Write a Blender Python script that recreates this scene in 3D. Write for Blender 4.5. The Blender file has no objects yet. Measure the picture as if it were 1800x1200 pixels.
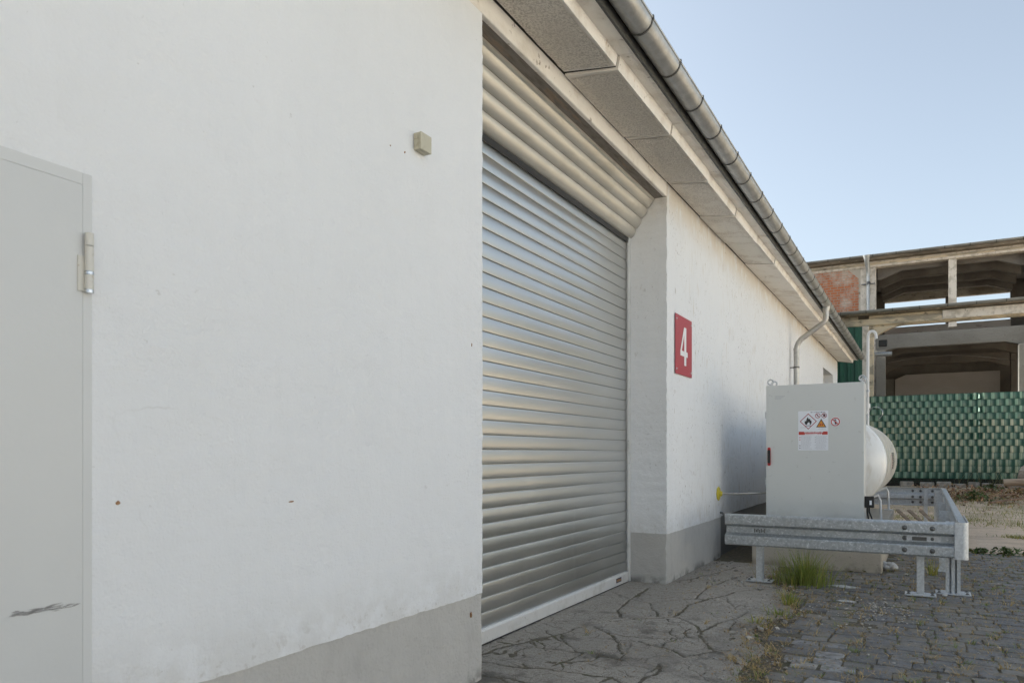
import bpy, bmesh, math, random
from mathutils import Vector, Matrix
from mathutils.geometry import tessellate_polygon
R = math.radians
random.seed(4)
S = bpy.context.scene
COL = S.collection

# ------------------------------------------------------------------ camera
CAM_H = 1.3
FPX, VX, HZ = 1290.0, 725.0, 795.0            # focal length in pixels, vanishing point offset, horizon row
TH = math.atan(VX / FPX)
cam = bpy.data.cameras.new('camera')
cam.sensor_width = 36.0
cam.lens = 36.0 * FPX / 1800.0
cam.shift_y = (HZ - 600.0) / 1800.0
cam.clip_start = 0.05
cam.clip_end = 2000
cam.dof.use_dof = True
cam.dof.focus_distance = 7.5
cam.dof.aperture_fstop = 5.6
camo = bpy.data.objects.new('camera', cam)
COL.objects.link(camo)
camo.location = (0, 0, CAM_H)
camo.rotation_euler = (R(90), 0, TH)
S.camera = camo

# ------------------------------------------------------------------ sky, sun, exposure
SUN_EL, SUN_AZ = 31.0, 268.3                  # azimuth clockwise from +Y
world = bpy.data.worlds.new('World')
S.world = world
world.use_nodes = True
wn = world.node_tree
bg = wn.nodes['Background']
sky = wn.nodes.new('ShaderNodeTexSky')
sky.sky_type = 'NISHITA'
sky.sun_disc = False
sky.sun_elevation = R(SUN_EL)
sky.sun_rotation = R(SUN_AZ)
sky.altitude = 100
sky.air_density = 0.9
sky.dust_density = 4.0
sky.ozone_density = 1.0
hsv = wn.nodes.new('ShaderNodeHueSaturation')          # thin evening haze: a paler blue
hsv.inputs['Saturation'].default_value = 0.52
hsv.inputs['Value'].default_value = 1.0
wn.links.new(sky.outputs[0], hsv.inputs['Color'])
wn.links.new(hsv.outputs[0], bg.inputs[0])
bg.inputs[1].default_value = 0.083
sd = Vector((math.sin(R(SUN_AZ)) * math.cos(R(SUN_EL)), math.cos(R(SUN_AZ)) * math.cos(R(SUN_EL)), math.sin(R(SUN_EL))))
sl = bpy.data.lights.new('sun', 'SUN')
sl.energy = 4.8
sl.angle = R(0.5)
sl.color = (1.0, 0.93, 0.84)
so = bpy.data.objects.new('sun', sl)
COL.objects.link(so)
so.rotation_euler = sd.to_track_quat('Z', 'Y').to_euler()
S.view_settings.view_transform = 'Standard'
S.view_settings.look = 'None'
S.view_settings.exposure = 1.73
S.view_settings.gamma = 1.0
S.view_settings.use_white_balance = True
S.view_settings.white_balance_temperature = 6180
S.view_settings.white_balance_tint = 4

# ------------------------------------------------------------------ measuring helpers (pixel of the 1800 px photograph -> metres)
ct, st = math.cos(TH), math.sin(TH)
def ray(px, py):
    k = (px - 900.0) / FPX
    return Vector((-st + ct * k, ct + st * k, (HZ - py) / FPX))
def on_x(px, py, X):
    d = ray(px, py); t = X / d.x
    return Vector((X, d.y * t, CAM_H + d.z * t))
def on_y(px, py, Y):
    d = ray(px, py); t = Y / d.y
    return Vector((d.x * t, Y, CAM_H + d.z * t))
def on_z(px, py, Z=0.0):
    d = ray(px, py); t = (Z - CAM_H) / d.z
    return Vector((d.x * t, d.y * t, Z))

# ------------------------------------------------------------------ materials
def lay(kind='noise', scale=5, lo=0.4, hi=0.6, color=(0, 0, 0), fac=1.0, stretch=(1, 1, 1), detail=6, mask=None, off=0.0, rough=0.6):
    return dict(kind=kind, scale=scale, lo=lo, hi=hi, color=color, fac=fac, stretch=stretch, detail=detail, mask=mask, off=off, rough=rough)

def mat(name, color, rough=0.7, metal=0.0, layers=(), bumps=(), spec=0.5, coat=0.0, rough_var=None, attr=None, trans=None, aniso=None):
    m = bpy.data.materials.new(name)
    m.use_nodes = True
    nt = m.node_tree
    N, L = nt.nodes, nt.links
    b = N['Principled BSDF']
    b.inputs['Roughness'].default_value = rough
    b.inputs['Metallic'].default_value = metal
    b.inputs['Specular IOR Level'].default_value = spec
    if coat:
        b.inputs['Coat Weight'].default_value = coat
        b.inputs['Coat Roughness'].default_value = 0.15
    geo = N.new('ShaderNodeNewGeometry')
    pos = geo.outputs['Position']
    sep = N.new('ShaderNodeSeparateXYZ')
    L.new(pos, sep.inputs[0])
    def coord(stretch, off=0.0):
        if stretch == (1, 1, 1) and not off:
            return pos
        v = N.new('ShaderNodeVectorMath'); v.operation = 'MULTIPLY_ADD'
        L.new(pos, v.inputs[0]); v.inputs[1].default_value = stretch; v.inputs[2].default_value = (off, off * 1.7, off * .6)
        return v.outputs[0]
    def tex(kind, scale, stretch, detail, off=0.0, r=0.6):
        if kind == 'noise':
            t = N.new('ShaderNodeTexNoise'); t.inputs['Detail'].default_value = detail; t.inputs['Roughness'].default_value = r
            out = t.outputs['Fac']
        elif kind == 'cell':
            t = N.new('ShaderNodeTexVoronoi'); out = t.outputs['Color']
        elif kind == 'dist':
            t = N.new('ShaderNodeTexVoronoi'); out = t.outputs['Distance']
        elif kind == 'edge':
            t = N.new('ShaderNodeTexVoronoi'); t.feature = 'DISTANCE_TO_EDGE'; out = t.outputs['Distance']
            nz = N.new('ShaderNodeTexNoise'); nz.inputs['Scale'].default_value = scale * 1.3; nz.inputs['Detail'].default_value = 5
            L.new(coord(stretch, off), nz.inputs['Vector'])
            a = N.new('ShaderNodeVectorMath'); a.operation = 'MULTIPLY_ADD'
            L.new(nz.outputs['Color'], a.inputs[0]); a.inputs[1].default_value = (.55 / scale,) * 3
            L.new(coord(stretch, off), a.inputs[2])
            L.new(a.outputs[0], t.inputs['Vector']); t.inputs['Scale'].default_value = scale
            return out
        t.inputs['Scale'].default_value = scale
        L.new(coord(stretch, off), t.inputs['Vector'])
        return out
    def ramp(v, lo, hi):
        r = N.new('ShaderNodeMapRange'); r.interpolation_type = 'SMOOTHSTEP'
        if lo > hi:
            r.inputs['From Min'].default_value = hi; r.inputs['From Max'].default_value = lo
            r.inputs['To Min'].default_value = 1; r.inputs['To Max'].default_value = 0
        else:
            r.inputs['From Min'].default_value = lo; r.inputs['From Max'].default_value = hi
        L.new(v, r.inputs['Value'])
        return r.outputs['Result']
    def mul(a, bb):
        x = N.new('ShaderNodeMath'); x.operation = 'MULTIPLY'
        for i, v in enumerate((a, bb)):
            if isinstance(v, (int, float)): x.inputs[i].default_value = v
            else: L.new(v, x.inputs[i])
        return x.outputs[0]
    rgb = N.new('ShaderNodeRGB'); rgb.outputs[0].default_value = (*color, 1)
    cur = rgb.outputs[0]
    if attr:
        at = N.new('ShaderNodeAttribute'); at.attribute_name = attr
        mx = N.new('ShaderNodeMix'); mx.data_type = 'RGBA'; mx.blend_type = 'MULTIPLY'; mx.inputs['Factor'].default_value = 1
        L.new(cur, mx.inputs['A']); L.new(at.outputs['Color'], mx.inputs['B'])
        cur = mx.outputs['Result']
    for l in layers:
        f = ramp(tex(l['kind'], l['scale'], l['stretch'], l['detail'], l['off'], l['rough']), l['lo'], l['hi'])
        f = mul(f, l['fac'])
        if l['mask']:
            for ax, a0, a1 in l['mask']:
                if ax in 'XYZ':
                    f = mul(f, ramp(sep.outputs[ax], a0, a1))
                else:                                   # 'n<scale>' noise mask
                    f = mul(f, ramp(tex('noise', float(ax[1:]), (1, 1, 1), 3, 7.3), a0, a1))
        mx = N.new('ShaderNodeMix'); mx.data_type = 'RGBA'
        L.new(f, mx.inputs['Factor']); L.new(cur, mx.inputs['A']); mx.inputs['B'].default_value = (*l['color'], 1)
        cur = mx.outputs['Result']
    L.new(cur, b.inputs['Base Color'])
    if rough_var:
        sc_, r0, r1 = rough_var
        r = N.new('ShaderNodeMapRange')
        r.inputs['From Min'].default_value = .3; r.inputs['From Max'].default_value = .7
        r.inputs['To Min'].default_value = r0; r.inputs['To Max'].default_value = r1
        L.new(tex('noise', sc_, (1, 1, 1), 5), r.inputs['Value'])
        L.new(r.outputs[0], b.inputs['Roughness'])
    h = None
    for bp in bumps:
        kind, scale, dist = bp[:3]
        stretch = bp[3] if len(bp) > 3 else (1, 1, 1)
        v = tex(kind, scale, stretch, 8)
        if kind == 'edge':
            v = ramp(v, 0, .02)
        bn = N.new('ShaderNodeBump')
        bn.inputs['Strength'].default_value = 1.0
        bn.inputs['Distance'].default_value = dist
        L.new(v, bn.inputs['Height'])
        if h: L.new(h, bn.inputs['Normal'])
        h = bn.outputs[0]
    if h: L.new(h, b.inputs['Normal'])
    if trans:
        b.inputs['Subsurface Weight'].default_value = 0
        tr = N.new('ShaderNodeBsdfTranslucent'); ms = N.new('ShaderNodeMixShader')
        L.new(cur, tr.inputs['Color']); ms.inputs[0].default_value = trans
        L.new(b.outputs[0], ms.inputs[1]); L.new(tr.outputs[0], ms.inputs[2])
        L.new(ms.outputs[0], N['Material Output'].inputs[0])
    return m

M = {}
M['plaster'] = mat('white_plaster', (.785, .79, .795), .85, layers=[
    lay(scale=.7, lo=.35, hi=.7, color=(.75, .755, .755), fac=.6),
    lay(scale=2.6, lo=.5, hi=.72, color=(.68, .68, .68), fac=.12, stretch=(1, 1.5, .7)),
    lay(scale=5, lo=.52, hi=.70, color=(.60, .585, .55), fac=.05, stretch=(1, 3.5, .35), mask=[('n.9', .42, .62)]),
    lay('edge', scale=1.3, lo=.006, hi=.0, color=(.50, .48, .45), fac=.35, mask=[('n.8', .56, .63)]),
    lay(scale=9, lo=.54, hi=.72, color=(.60, .555, .48), fac=.8, stretch=(1, 2.2, .45), mask=[('Y', 6.7, 8.5), ('n1.1', .36, .58)]),
    lay(scale=38, lo=.61, hi=.66, color=(.28, .26, .23), fac=.85, stretch=(1, 1, .6), mask=[('Y', 6.7, 7.4), ('n2.3', .44, .6)]),
    lay(scale=16, lo=.66, hi=.71, color=(.36, .31, .25), fac=.7, stretch=(1, 1.5, .5), mask=[('Y', 6.9, 7.3)]),
    lay(scale=26, lo=.68, hi=.72, color=(.45, .43, .40), fac=.4, stretch=(1, .7, 1), mask=[('n1.7', .5, .65)]),
    lay(scale=48, lo=.70, hi=.74, color=(.42, .40, .38), fac=.4),
    lay(scale=5, lo=.30, hi=.55, color=(.60, .50, .37), fac=.6, stretch=(1, 1.4, .7), mask=[('Z', 3.5, 3.95), ('Y', 3.2, 7.2)]),
    lay(scale=7, lo=.35, hi=.6, color=(.55, .53, .49), fac=.35, mask=[('Z', .80, .5)]),
    lay(scale=30, lo=.56, hi=.66, color=(.45, .42, .37), fac=.35, mask=[('Z', .66, .5)]),
], bumps=[('noise', 1.6, .03, (1, 1.0, .5)), ('noise', 5, .012, (1, .5, 1.3)), ('noise', 16, .006, (1, .6, 1)), ('noise', 90, .003)], spec=.3)
M['plinth'] = mat('grey_plinth_paint', (.50, .485, .455), .85, layers=[
    lay(scale=3, lo=.4, hi=.7, color=(.45, .435, .41), fac=.7),
    lay(scale=30, lo=.64, hi=.70, color=(.62, .57, .49), fac=.6, mask=[('n3', .5, .62)]),
    lay(scale=8, lo=.5, hi=.68, color=(.42, .405, .38), fac=.35, stretch=(1, 1.6, .5)),
    lay(scale=45, lo=.64, hi=.69, color=(.30, .285, .26), fac=.5, mask=[('n2', .5, .62)]),
    lay(scale=6, lo=.42, hi=.6, color=(.12, .115, .10), fac=.75, mask=[('Z', .10, .0)]),
    lay(scale=.2, lo=-1, hi=-.5, color=(.20, .198, .188), fac=1, mask=[('Y', 9.265, 9.275)]),
], bumps=[('noise', 2.5, .03), ('noise', 9, .012), ('noise', 60, .004)], spec=.3)
M['concrete_raw'] = mat('raw_aggregate_concrete', (.80, .755, .69), .95, layers=[
    lay(scale=75, lo=.44, hi=.58, color=(.52, .48, .43), fac=.9, detail=4),
    lay(scale=55, lo=.55, hi=.63, color=(.84, .79, .71), fac=.75, detail=4, off=3),
    lay(scale=2.5, lo=.45, hi=.7, color=(.66, .61, .54), fac=.45),
    lay(scale=4, lo=.38, hi=.55, color=(.84, .81, .75), fac=.95, mask=[('Y', 5.6, 9.5)]),
], bumps=[('noise', 75, .012), ('noise', 20, .008)], spec=.2)
M['concrete_paint'] = mat('whitewashed_concrete', (.86, .82, .76), .9, layers=[
    lay(scale=4, lo=.45, hi=.75, color=(.56, .49, .40), fac=.7),
    lay(scale=22, lo=.62, hi=.68, color=(.25, .20, .15), fac=.8, mask=[('n2.5', .48, .62)]),
    lay(scale=9, lo=.62, hi=.7, color=(.45, .28, .15), fac=.5, mask=[('n1.9', .5, .6)]),
], bumps=[('noise', 12, .006), ('noise', 70, .003)], spec=.25)
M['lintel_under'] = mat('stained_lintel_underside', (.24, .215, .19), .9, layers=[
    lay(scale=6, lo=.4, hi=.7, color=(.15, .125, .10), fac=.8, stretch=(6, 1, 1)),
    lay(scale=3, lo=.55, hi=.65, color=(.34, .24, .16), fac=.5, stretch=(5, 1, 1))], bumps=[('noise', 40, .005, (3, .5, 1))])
M['zinc'] = mat('weathered_zinc', (.50, .495, .475), .42, .75, layers=[
    lay(scale=9, lo=.4, hi=.65, color=(.38, .372, .35), fac=.7),
    lay(scale=55, lo=.5, hi=.62, color=(.45, .43, .39), fac=.5),
    lay(scale=3, lo=.55, hi=.7, color=(.20, .18, .15), fac=.5, stretch=(1, .3, 1))], rough_var=(14, .36, .55), bumps=[('noise', 30, .0015)])
M['zinc_dark'] = mat('dark_zinc_edge', (.10, .10, .095), .55, .5, layers=[lay(scale=12, lo=.4, hi=.6, color=(.16, .155, .14), fac=.6)])
M['shutter'] = mat('aluminium_shutter', (.585, .59, .58), .285, .9, layers=[
    lay(scale=1.6, lo=.35, hi=.7, color=(.52, .525, .51), fac=.7, stretch=(1, .4, 1), detail=2),
    lay(scale=1.1, lo=.40, hi=.65, color=(.44, .44, .42), fac=.5, detail=2, mask=[('Z', 1.3, .1)])])
M['housing'] = mat('shutter_housing_metal', (.60, .575, .52), .46, .7, layers=[lay(scale=6, lo=.45, hi=.7, color=(.48, .45, .39), fac=.6, stretch=(1, .4, 1))], bumps=[('noise', 3, .003)])
M['white_metal'] = mat('worn_white_metal', (.66, .66, .65), .45, .3, layers=[
    lay(scale=6, lo=.5, hi=.7, color=(.5, .49, .46), fac=.6), lay(scale=40, lo=.62, hi=.68, color=(.3, .28, .25), fac=.7, mask=[('n4', .48, .6)])])
M['black'] = mat('black_plastic', (.018, .018, .018), .45)
M['dark_gap'] = mat('dark_interior', (.02, .02, .02), .9)
M['door_paint'] = mat('light_grey_door_paint', (.60, .605, .595), .42, layers=[
    lay(scale=1.2, lo=.4, hi=.7, color=(.575, .58, .57), fac=.6)], bumps=[('noise', 90, .0005), ('noise', 2.2, .006)])
M['frame_paint'] = mat('pale_frame_paint', (.62, .625, .615), .5, layers=[lay(scale=3, lo=.4, hi=.7, color=(.60, .605, .595), fac=.6)], bumps=[('noise', 40, .001)])
M['scuff'] = mat('dark_scuff', (.21, .205, .20), .8, layers=[lay(scale=120, lo=.4, hi=.6, color=(.40, .395, .385), fac=.75, stretch=(1, .4, 1))])
M['rust'] = mat('rusty_filler', (.38, .22, .11), .9, layers=[lay(scale=90, lo=.4, hi=.6, color=(.2, .09, .04), fac=.7)])
M['hinge'] = mat('hinge_cream_paint', (.62, .60, .54), .4, layers=[lay(scale=60, lo=.6, hi=.7, color=(.3, .2, .12), fac=.4)])
M['steel'] = mat('bright_steel', (.62, .63, .64), .25, 1.0)
M['box_plastic'] = mat('aged_beige_plastic', (.50, .47, .36), .55, layers=[lay(scale=25, lo=.5, hi=.7, color=(.40, .36, .25), fac=.6)])
M['red'] = mat('faded_red_enamel', (.44, .055, .075), .38, layers=[lay(scale=4, lo=.4, hi=.7, color=(.40, .06, .08), fac=.6)])
M['sign_white'] = mat('sign_white', (.80, .80, .80), .45)
M['galv'] = mat('galvanised_steel', (.43, .45, .46), .42, .7, layers=[
    lay('cell', scale=60, lo=.25, hi=.85, color=(.56, .585, .60), fac=.7),
    lay(scale=48, lo=.58, hi=.66, color=(.78, .80, .81), fac=.7, detail=3),
    lay(scale=26, lo=.5, hi=.66, color=(.30, .32, .33), fac=.6),
    lay(scale=140, lo=.66, hi=.72, color=(.82, .84, .85), fac=.7),
    lay(scale=3, lo=.5, hi=.7, color=(.42, .42, .40), fac=.5, stretch=(1, 1, 2))], rough_var=(40, .36, .58), bumps=[('noise', 45, .0012)])
M['galv_light'] = mat('pale_galvanised_steel', (.55, .565, .575), .45, .5, layers=[
    lay('cell', scale=60, lo=.2, hi=.9, color=(.72, .735, .745), fac=.6), lay(scale=20, lo=.5, hi=.7, color=(.50, .50, .49), fac=.5)], rough_var=(40, .4, .6))
M['bolt'] = mat('dark_bolt_steel', (.16, .16, .155), .4, .8)
M['cabinet'] = mat('grey_cabinet_paint', (.66, .675, .655), .38, layers=[
    lay(scale=1.5, lo=.4, hi=.7, color=(.63, .645, .625), fac=.6),
    lay(scale=18, lo=.64, hi=.72, color=(.36, .35, .32), fac=.3),
    lay(scale=3, lo=.4, hi=.7, color=(.38, .375, .35), fac=.5, mask=[('Z', .75, .45)])], bumps=[('noise', 160, .0003), ('noise', 2, .002)])
M['cab_side'] = mat('pale_cabinet_edge', (.62, .61, .58), .4)
M['tank'] = mat('white_tank_paint', (.80, .79, .76), .32, layers=[
    lay(scale=4, lo=.45, hi=.7, color=(.72, .69, .63), fac=.6),
    lay(scale=10, lo=.5, hi=.68, color=(.60, .55, .46), fac=.55, stretch=(1, 2, .3))], coat=.2)
M['tank_body'] = mat('beige_tank_paint', (.66, .62, .54), .36, layers=[lay(scale=3, lo=.4, hi=.7, color=(.57, .53, .45), fac=.7, stretch=(1, 3, .4))], coat=.15)  # shell colour, beiger and darker than the domes
M['white_pipe'] = mat('white_pipe_paint', (.74, .73, .71), .4)
M['paper'] = mat('white_paper', (.84, .86, .90), .6)
M['sticker_red'] = mat('sticker_red', (.50, .045, .03), .5)
M['sticker_maroon'] = mat('sticker_maroon', (.36, .03, .05), .5)
M['orange'] = mat('sticker_orange', (.75, .32, .03), .5)
M['ink'] = mat('ink_black', (.03, .03, .03), .6)
M['ink_grey'] = mat('ink_grey', (.40, .41, .44), .6)
M['navy'] = mat('navy_plate', (.02, .025, .08), .4)
M['plate_orange'] = mat('plate_orange', (.70, .38, .06), .5)
M['handle_red'] = mat('red_handle_plastic', (.50, .03, .03), .4)
M['yellow'] = mat('yellow_plastic', (.62, .52, .05), .5, layers=[lay(scale=40, lo=.5, hi=.7, color=(.42, .34, .04), fac=.5)])
M['slab'] = mat('cast_concrete_slab', (.52, .475, .40), .9, layers=[
    lay(scale=3, lo=.4, hi=.7, color=(.42, .38, .31), fac=.7), lay(scale=50, lo=.6, hi=.68, color=(.15, .14, .12), fac=.5),
    lay(scale=7, lo=.4, hi=.6, color=(.18, .15, .11), fac=.6, mask=[('Z', .12, .0)])], bumps=[('noise', 8, .008), ('noise', 60, .003)])
M['apron'] = mat('cracked_concrete_apron', (.56, .51, .44), .93, layers=[
    lay(scale=1.1, lo=.35, hi=.66, color=(.42, .38, .32), fac=.85),
    lay(scale=.9, lo=.52, hi=.7, color=(.58, .53, .455), fac=.6, off=5),
    lay(scale=4.5, lo=.46, hi=.66, color=(.42, .38, .32), fac=.7, off=3),
    lay(scale=170, lo=.42, hi=.62, color=(.33, .295, .25), fac=.7, detail=2),
    lay(scale=130, lo=.63, hi=.69, color=(.72, .68, .61), fac=.7, detail=2, off=2),
    lay(scale=60, lo=.55, hi=.64, color=(.22, .20, .17), fac=.7, detail=4, off=8),
    lay(scale=28, lo=.56, hi=.66, color=(.25, .225, .19), fac=.6, detail=4, off=1),
    lay(scale=3.2, lo=.53, hi=.68, color=(.15, .135, .11), fac=.8, mask=[('n0.8', .48, .62)], off=4),
    lay('edge', scale=5.2, lo=.020, hi=.0, color=(.17, .15, .12), fac=.8, mask=[('n1.3', .44, .54)]),
    lay('edge', scale=11, lo=.03, hi=.0, color=(.20, .18, .145), fac=.6, mask=[('n2.3', .52, .60)], off=6),
    lay('edge', scale=2.3, lo=.007, hi=.0, color=(.12, .105, .085), fac=.85, mask=[('n1.7', .46, .54)], off=2.2),
], bumps=[('noise', 22, .008), ('noise', 60, .008), ('noise', 130, .006)], spec=.25, attr='tone')
M['yard'] = mat('neutral_bounce_grey', (.46, .44, .41), .9, layers=[lay(scale=.6, lo=.4, hi=.7, color=(.40, .38, .35), fac=.8)], bumps=[('noise', 20, .01)])  # colour of the added bounce sheet
M['soil'] = mat('dark_joint_soil', (.14, .122, .092), .95, layers=[
    lay(scale=22, lo=.42, hi=.62, color=(.22, .19, .14), fac=.8), lay(scale=9, lo=.5, hi=.66, color=(.14, .145, .07), fac=.6),
    lay(scale=120, lo=.62, hi=.68, color=(.32, .30, .26), fac=.7, detail=2)], bumps=[('noise', 60, .012), ('noise', 14, .02)], spec=.2)
M['stone'] = mat('slag_paving_stone', (.215, .212, .206), .85, attr='tone', layers=[
    lay(scale=14, lo=.4, hi=.66, color=(.155, .15, .145), fac=.8), lay(scale=90, lo=.56, hi=.66, color=(.38, .36, .33), fac=.65, detail=3),
    lay(scale=2.2, lo=.48, hi=.66, color=(.30, .275, .23), fac=.7), lay(scale=7, lo=.52, hi=.64, color=(.25, .215, .155), fac=.75, off=4),
    lay(scale=45, lo=.60, hi=.67, color=(.30, .25, .16), fac=.7, off=6), lay(scale=30, lo=.60, hi=.68, color=(.10, .095, .09), fac=.7, off=2),
    lay(scale=1.3, lo=.60, hi=.70, color=(.42, .40, .37), fac=.5, off=9)],
    bumps=[('noise', 26, .010), ('noise', 110, .006)], spec=.3, rough_var=(12, .7, .95))
M['dust'] = mat('dusty_bare_ground', (.70, .56, .42), .95, layers=[
    lay(scale=.5, lo=.4, hi=.65, color=(.60, .47, .345), fac=.8), lay(scale=5, lo=.5, hi=.7, color=(.72, .60, .47), fac=.6, stretch=(.4, 1, 1)),
    lay(scale=1.6, lo=.50, hi=.60, color=(.44, .345, .25), fac=.4, stretch=(.4, 1.6, 1)),
    lay(scale=1.2, lo=.40, hi=.58, color=(.36, .305, .20), fac=.6, stretch=(.6, 1.2, 1), mask=[('Y', 14.5, 19.0)]),
    lay(scale=22, lo=.56, hi=.66, color=(.40, .32, .24), fac=.5, detail=4), lay(scale=60, lo=.60, hi=.68, color=(.20, .165, .12), fac=.6, detail=3), lay(scale=70, lo=.63, hi=.69, color=(.78, .72, .64), fac=.6, detail=3, off=2)],
    bumps=[('noise', 5, .05), ('noise', 18, .02), ('noise', 50, .014)], spec=.2)
M['wornconc'] = mat('worn_stained_concrete', (.52, .47, .395), .9, layers=[
    lay(scale=1.6, lo=.4, hi=.65, color=(.29, .245, .185), fac=.8, stretch=(.5, 1, 1.4)), lay(scale=3.5, lo=.55, hi=.68, color=(.52, .47, .39), fac=.6, stretch=(.5, 1, 1)),
    lay(scale=8, lo=.58, hi=.68, color=(.14, .115, .085), fac=.75, stretch=(.4, 1, 1)), lay(scale=2.5, lo=.6, hi=.7, color=(.45, .32, .17), fac=.5)],
    bumps=[('noise', 10, .03), ('noise', 40, .008)], spec=.2)
M['old_gutter'] = mat('old_grey_gutter', (.25, .25, .235), .55, .2, layers=[lay(scale=4, lo=.45, hi=.65, color=(.17, .165, .15), fac=.7, stretch=(.4, 1, 1))])
M['roofedge'] = mat('crumbling_roof_edge', (.24, .205, .16), .92, layers=[lay(scale=2.5, lo=.42, hi=.62, color=(.12, .10, .075), fac=.85, stretch=(.5, 1, 1.6)), lay(scale=6, lo=.58, hi=.66, color=(.40, .35, .28), fac=.7)], bumps=[('noise', 9, .05)])
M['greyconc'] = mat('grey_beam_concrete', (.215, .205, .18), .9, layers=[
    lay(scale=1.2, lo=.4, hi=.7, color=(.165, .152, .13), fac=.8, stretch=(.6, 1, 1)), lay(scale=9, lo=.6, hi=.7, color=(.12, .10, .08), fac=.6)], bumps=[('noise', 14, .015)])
M['roofconc'] = mat('dark_roof_concrete', (.175, .158, .138), .92, layers=[  # darker concrete for the inner parts of the hall
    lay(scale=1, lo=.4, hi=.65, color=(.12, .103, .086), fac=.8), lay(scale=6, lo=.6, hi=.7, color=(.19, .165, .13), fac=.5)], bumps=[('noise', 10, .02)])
M['stucco'] = mat('peeling_yellow_plaster', (.66, .55, .39), .9, layers=[
    lay(scale=2.2, lo=.46, hi=.6, color=(.33, .29, .225), fac=.9, stretch=(.45, 1, 1.6)), lay(scale=5, lo=.58, hi=.66, color=(.60, .53, .42), fac=.8, stretch=(.5, 1, 1.6)),
    lay(scale=9, lo=.60, hi=.68, color=(.15, .12, .09), fac=.8, stretch=(.4, 1, 1))], bumps=[('noise', 9, .03, (.6, 1, 1.5))])
M['palecol'] = mat('pale_column_plaster', (.70, .635, .55), .9, layers=[
    lay(scale=4, lo=.45, hi=.65, color=(.44, .385, .31), fac=.8), lay(scale=14, lo=.6, hi=.68, color=(.22, .18, .14), fac=.6, stretch=(1, 1, .4))], bumps=[('noise', 12, .012)])
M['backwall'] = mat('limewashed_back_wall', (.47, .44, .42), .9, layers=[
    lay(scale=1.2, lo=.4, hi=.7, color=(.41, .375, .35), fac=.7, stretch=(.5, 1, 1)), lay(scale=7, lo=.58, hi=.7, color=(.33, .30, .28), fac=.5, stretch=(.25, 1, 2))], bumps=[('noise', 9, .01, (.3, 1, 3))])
M['sill_sunlight'] = mat('painted_sunlit_plaster', (.80, .70, .62), .9, layers=[lay(scale=5, lo=.58, hi=.66, color=(.35, .25, .18), fac=.7, stretch=(.4, 1, 1))])  # pale pink colour paints sunlight onto the rear sill plaster
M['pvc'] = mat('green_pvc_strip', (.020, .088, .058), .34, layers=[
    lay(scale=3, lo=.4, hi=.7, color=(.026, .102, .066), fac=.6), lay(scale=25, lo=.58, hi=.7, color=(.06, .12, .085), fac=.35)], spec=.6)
M['pvc_glint'] = mat('painted_glint_pvc_crest', (.15, .26, .185), .36, layers=[lay(scale=3, lo=.35, hi=.65, color=(.22, .31, .22), fac=.8)], spec=.6)  # pale sun glint painted into the colour of the strip crests
M['pvc_glint_low'] = mat('painted_glint_pvc_crest_low', (.40, .40, .28), .36, layers=[lay(scale=2.5, lo=.35, hi=.65, color=(.21, .28, .19), fac=.8)], spec=.6)  # creamier painted glint for the lower rows
M['pvc_pale'] = mat('faded_green_strip', (.30, .42, .34), .4)
M['wire'] = mat('green_fence_wire', (.012, .055, .035), .4)
M['gap_shade'] = mat('painted_fence_gap_shade', (.035, .033, .028), .9, layers=[lay(scale=8, lo=.45, hi=.65, color=(.06, .055, .045), fac=.7)])  # near-black colour standing in for shade below the fence
M['sheet'] = mat('green_trapezoid_sheet', (.022, .092, .055), .38, layers=[lay(scale=5, lo=.5, hi=.7, color=(.03, .12, .075), fac=.6, stretch=(1, 1, .3))])
M['kerb'] = mat('broken_kerb_stone', (.34, .315, .275), .9, layers=[lay(scale=9, lo=.4, hi=.65, color=(.20, .18, .15), fac=.8), lay(scale=30, lo=.6, hi=.7, color=(.5, .48, .44), fac=.6)], bumps=[('noise', 18, .02)])
M['wood'] = mat('weathered_wood', (.33, .26, .19), .85, layers=[lay(scale=9, lo=.4, hi=.65, color=(.20, .145, .10), fac=.8, stretch=(.3, 1, 3)), lay(scale=3, lo=.55, hi=.7, color=(.46, .40, .33), fac=.6)], bumps=[('noise', 30, .008, (.3, 1, 2))])
M['plank'] = mat('brown_broken_plank', (.25, .16, .10), .9, layers=[lay(scale=12, lo=.4, hi=.65, color=(.14, .09, .06), fac=.8)], bumps=[('noise', 30, .006)])
M['litter'] = mat('dry_leaf_litter', (.26, .165, .085), .9, attr='tone')
M['rock'] = mat('pale_rubble', (.46, .43, .38), .92, attr='tone', layers=[lay(scale=25, lo=.4, hi=.65, color=(.33, .30, .26), fac=.7)], bumps=[('noise', 40, .01)])
M['boulder'] = mat('rough_concrete_lump', (.34, .30, .255), .95, layers=[lay(scale=14, lo=.42, hi=.62, color=(.20, .17, .14), fac=.8), lay(scale=30, lo=.6, hi=.68, color=(.5, .46, .4), fac=.7)], bumps=[('noise', 12, .05)])
M['lime'] = mat('spilt_white_mortar', (.62, .62, .61), .9, layers=[lay(scale=40, lo=.4, hi=.6, color=(.42, .42, .41), fac=.7)], bumps=[('noise', 40, .01)])
M['grass'] = mat('green_grass_blade', (.25, .30, .075), .55, attr='tone', trans=.3)
M['dry'] = mat('dry_weed_blade', (.42, .36, .17), .7, attr='tone', trans=.2)
M['leaf'] = mat('dark_weed_leaf', (.075, .115, .030), .55, attr='tone', trans=.25)
M['cream'] = mat('cream_render', (.58, .54, .48), .9, layers=[lay(scale=.8, lo=.4, hi=.7, color=(.5, .46, .40), fac=.7)], bumps=[('noise', 30, .005)])
M['roof'] = mat('bitumen_roof', (.10, .10, .10), .9, layers=[lay(scale=2, lo=.4, hi=.7, color=(.15, .145, .14), fac=.6)])
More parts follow.
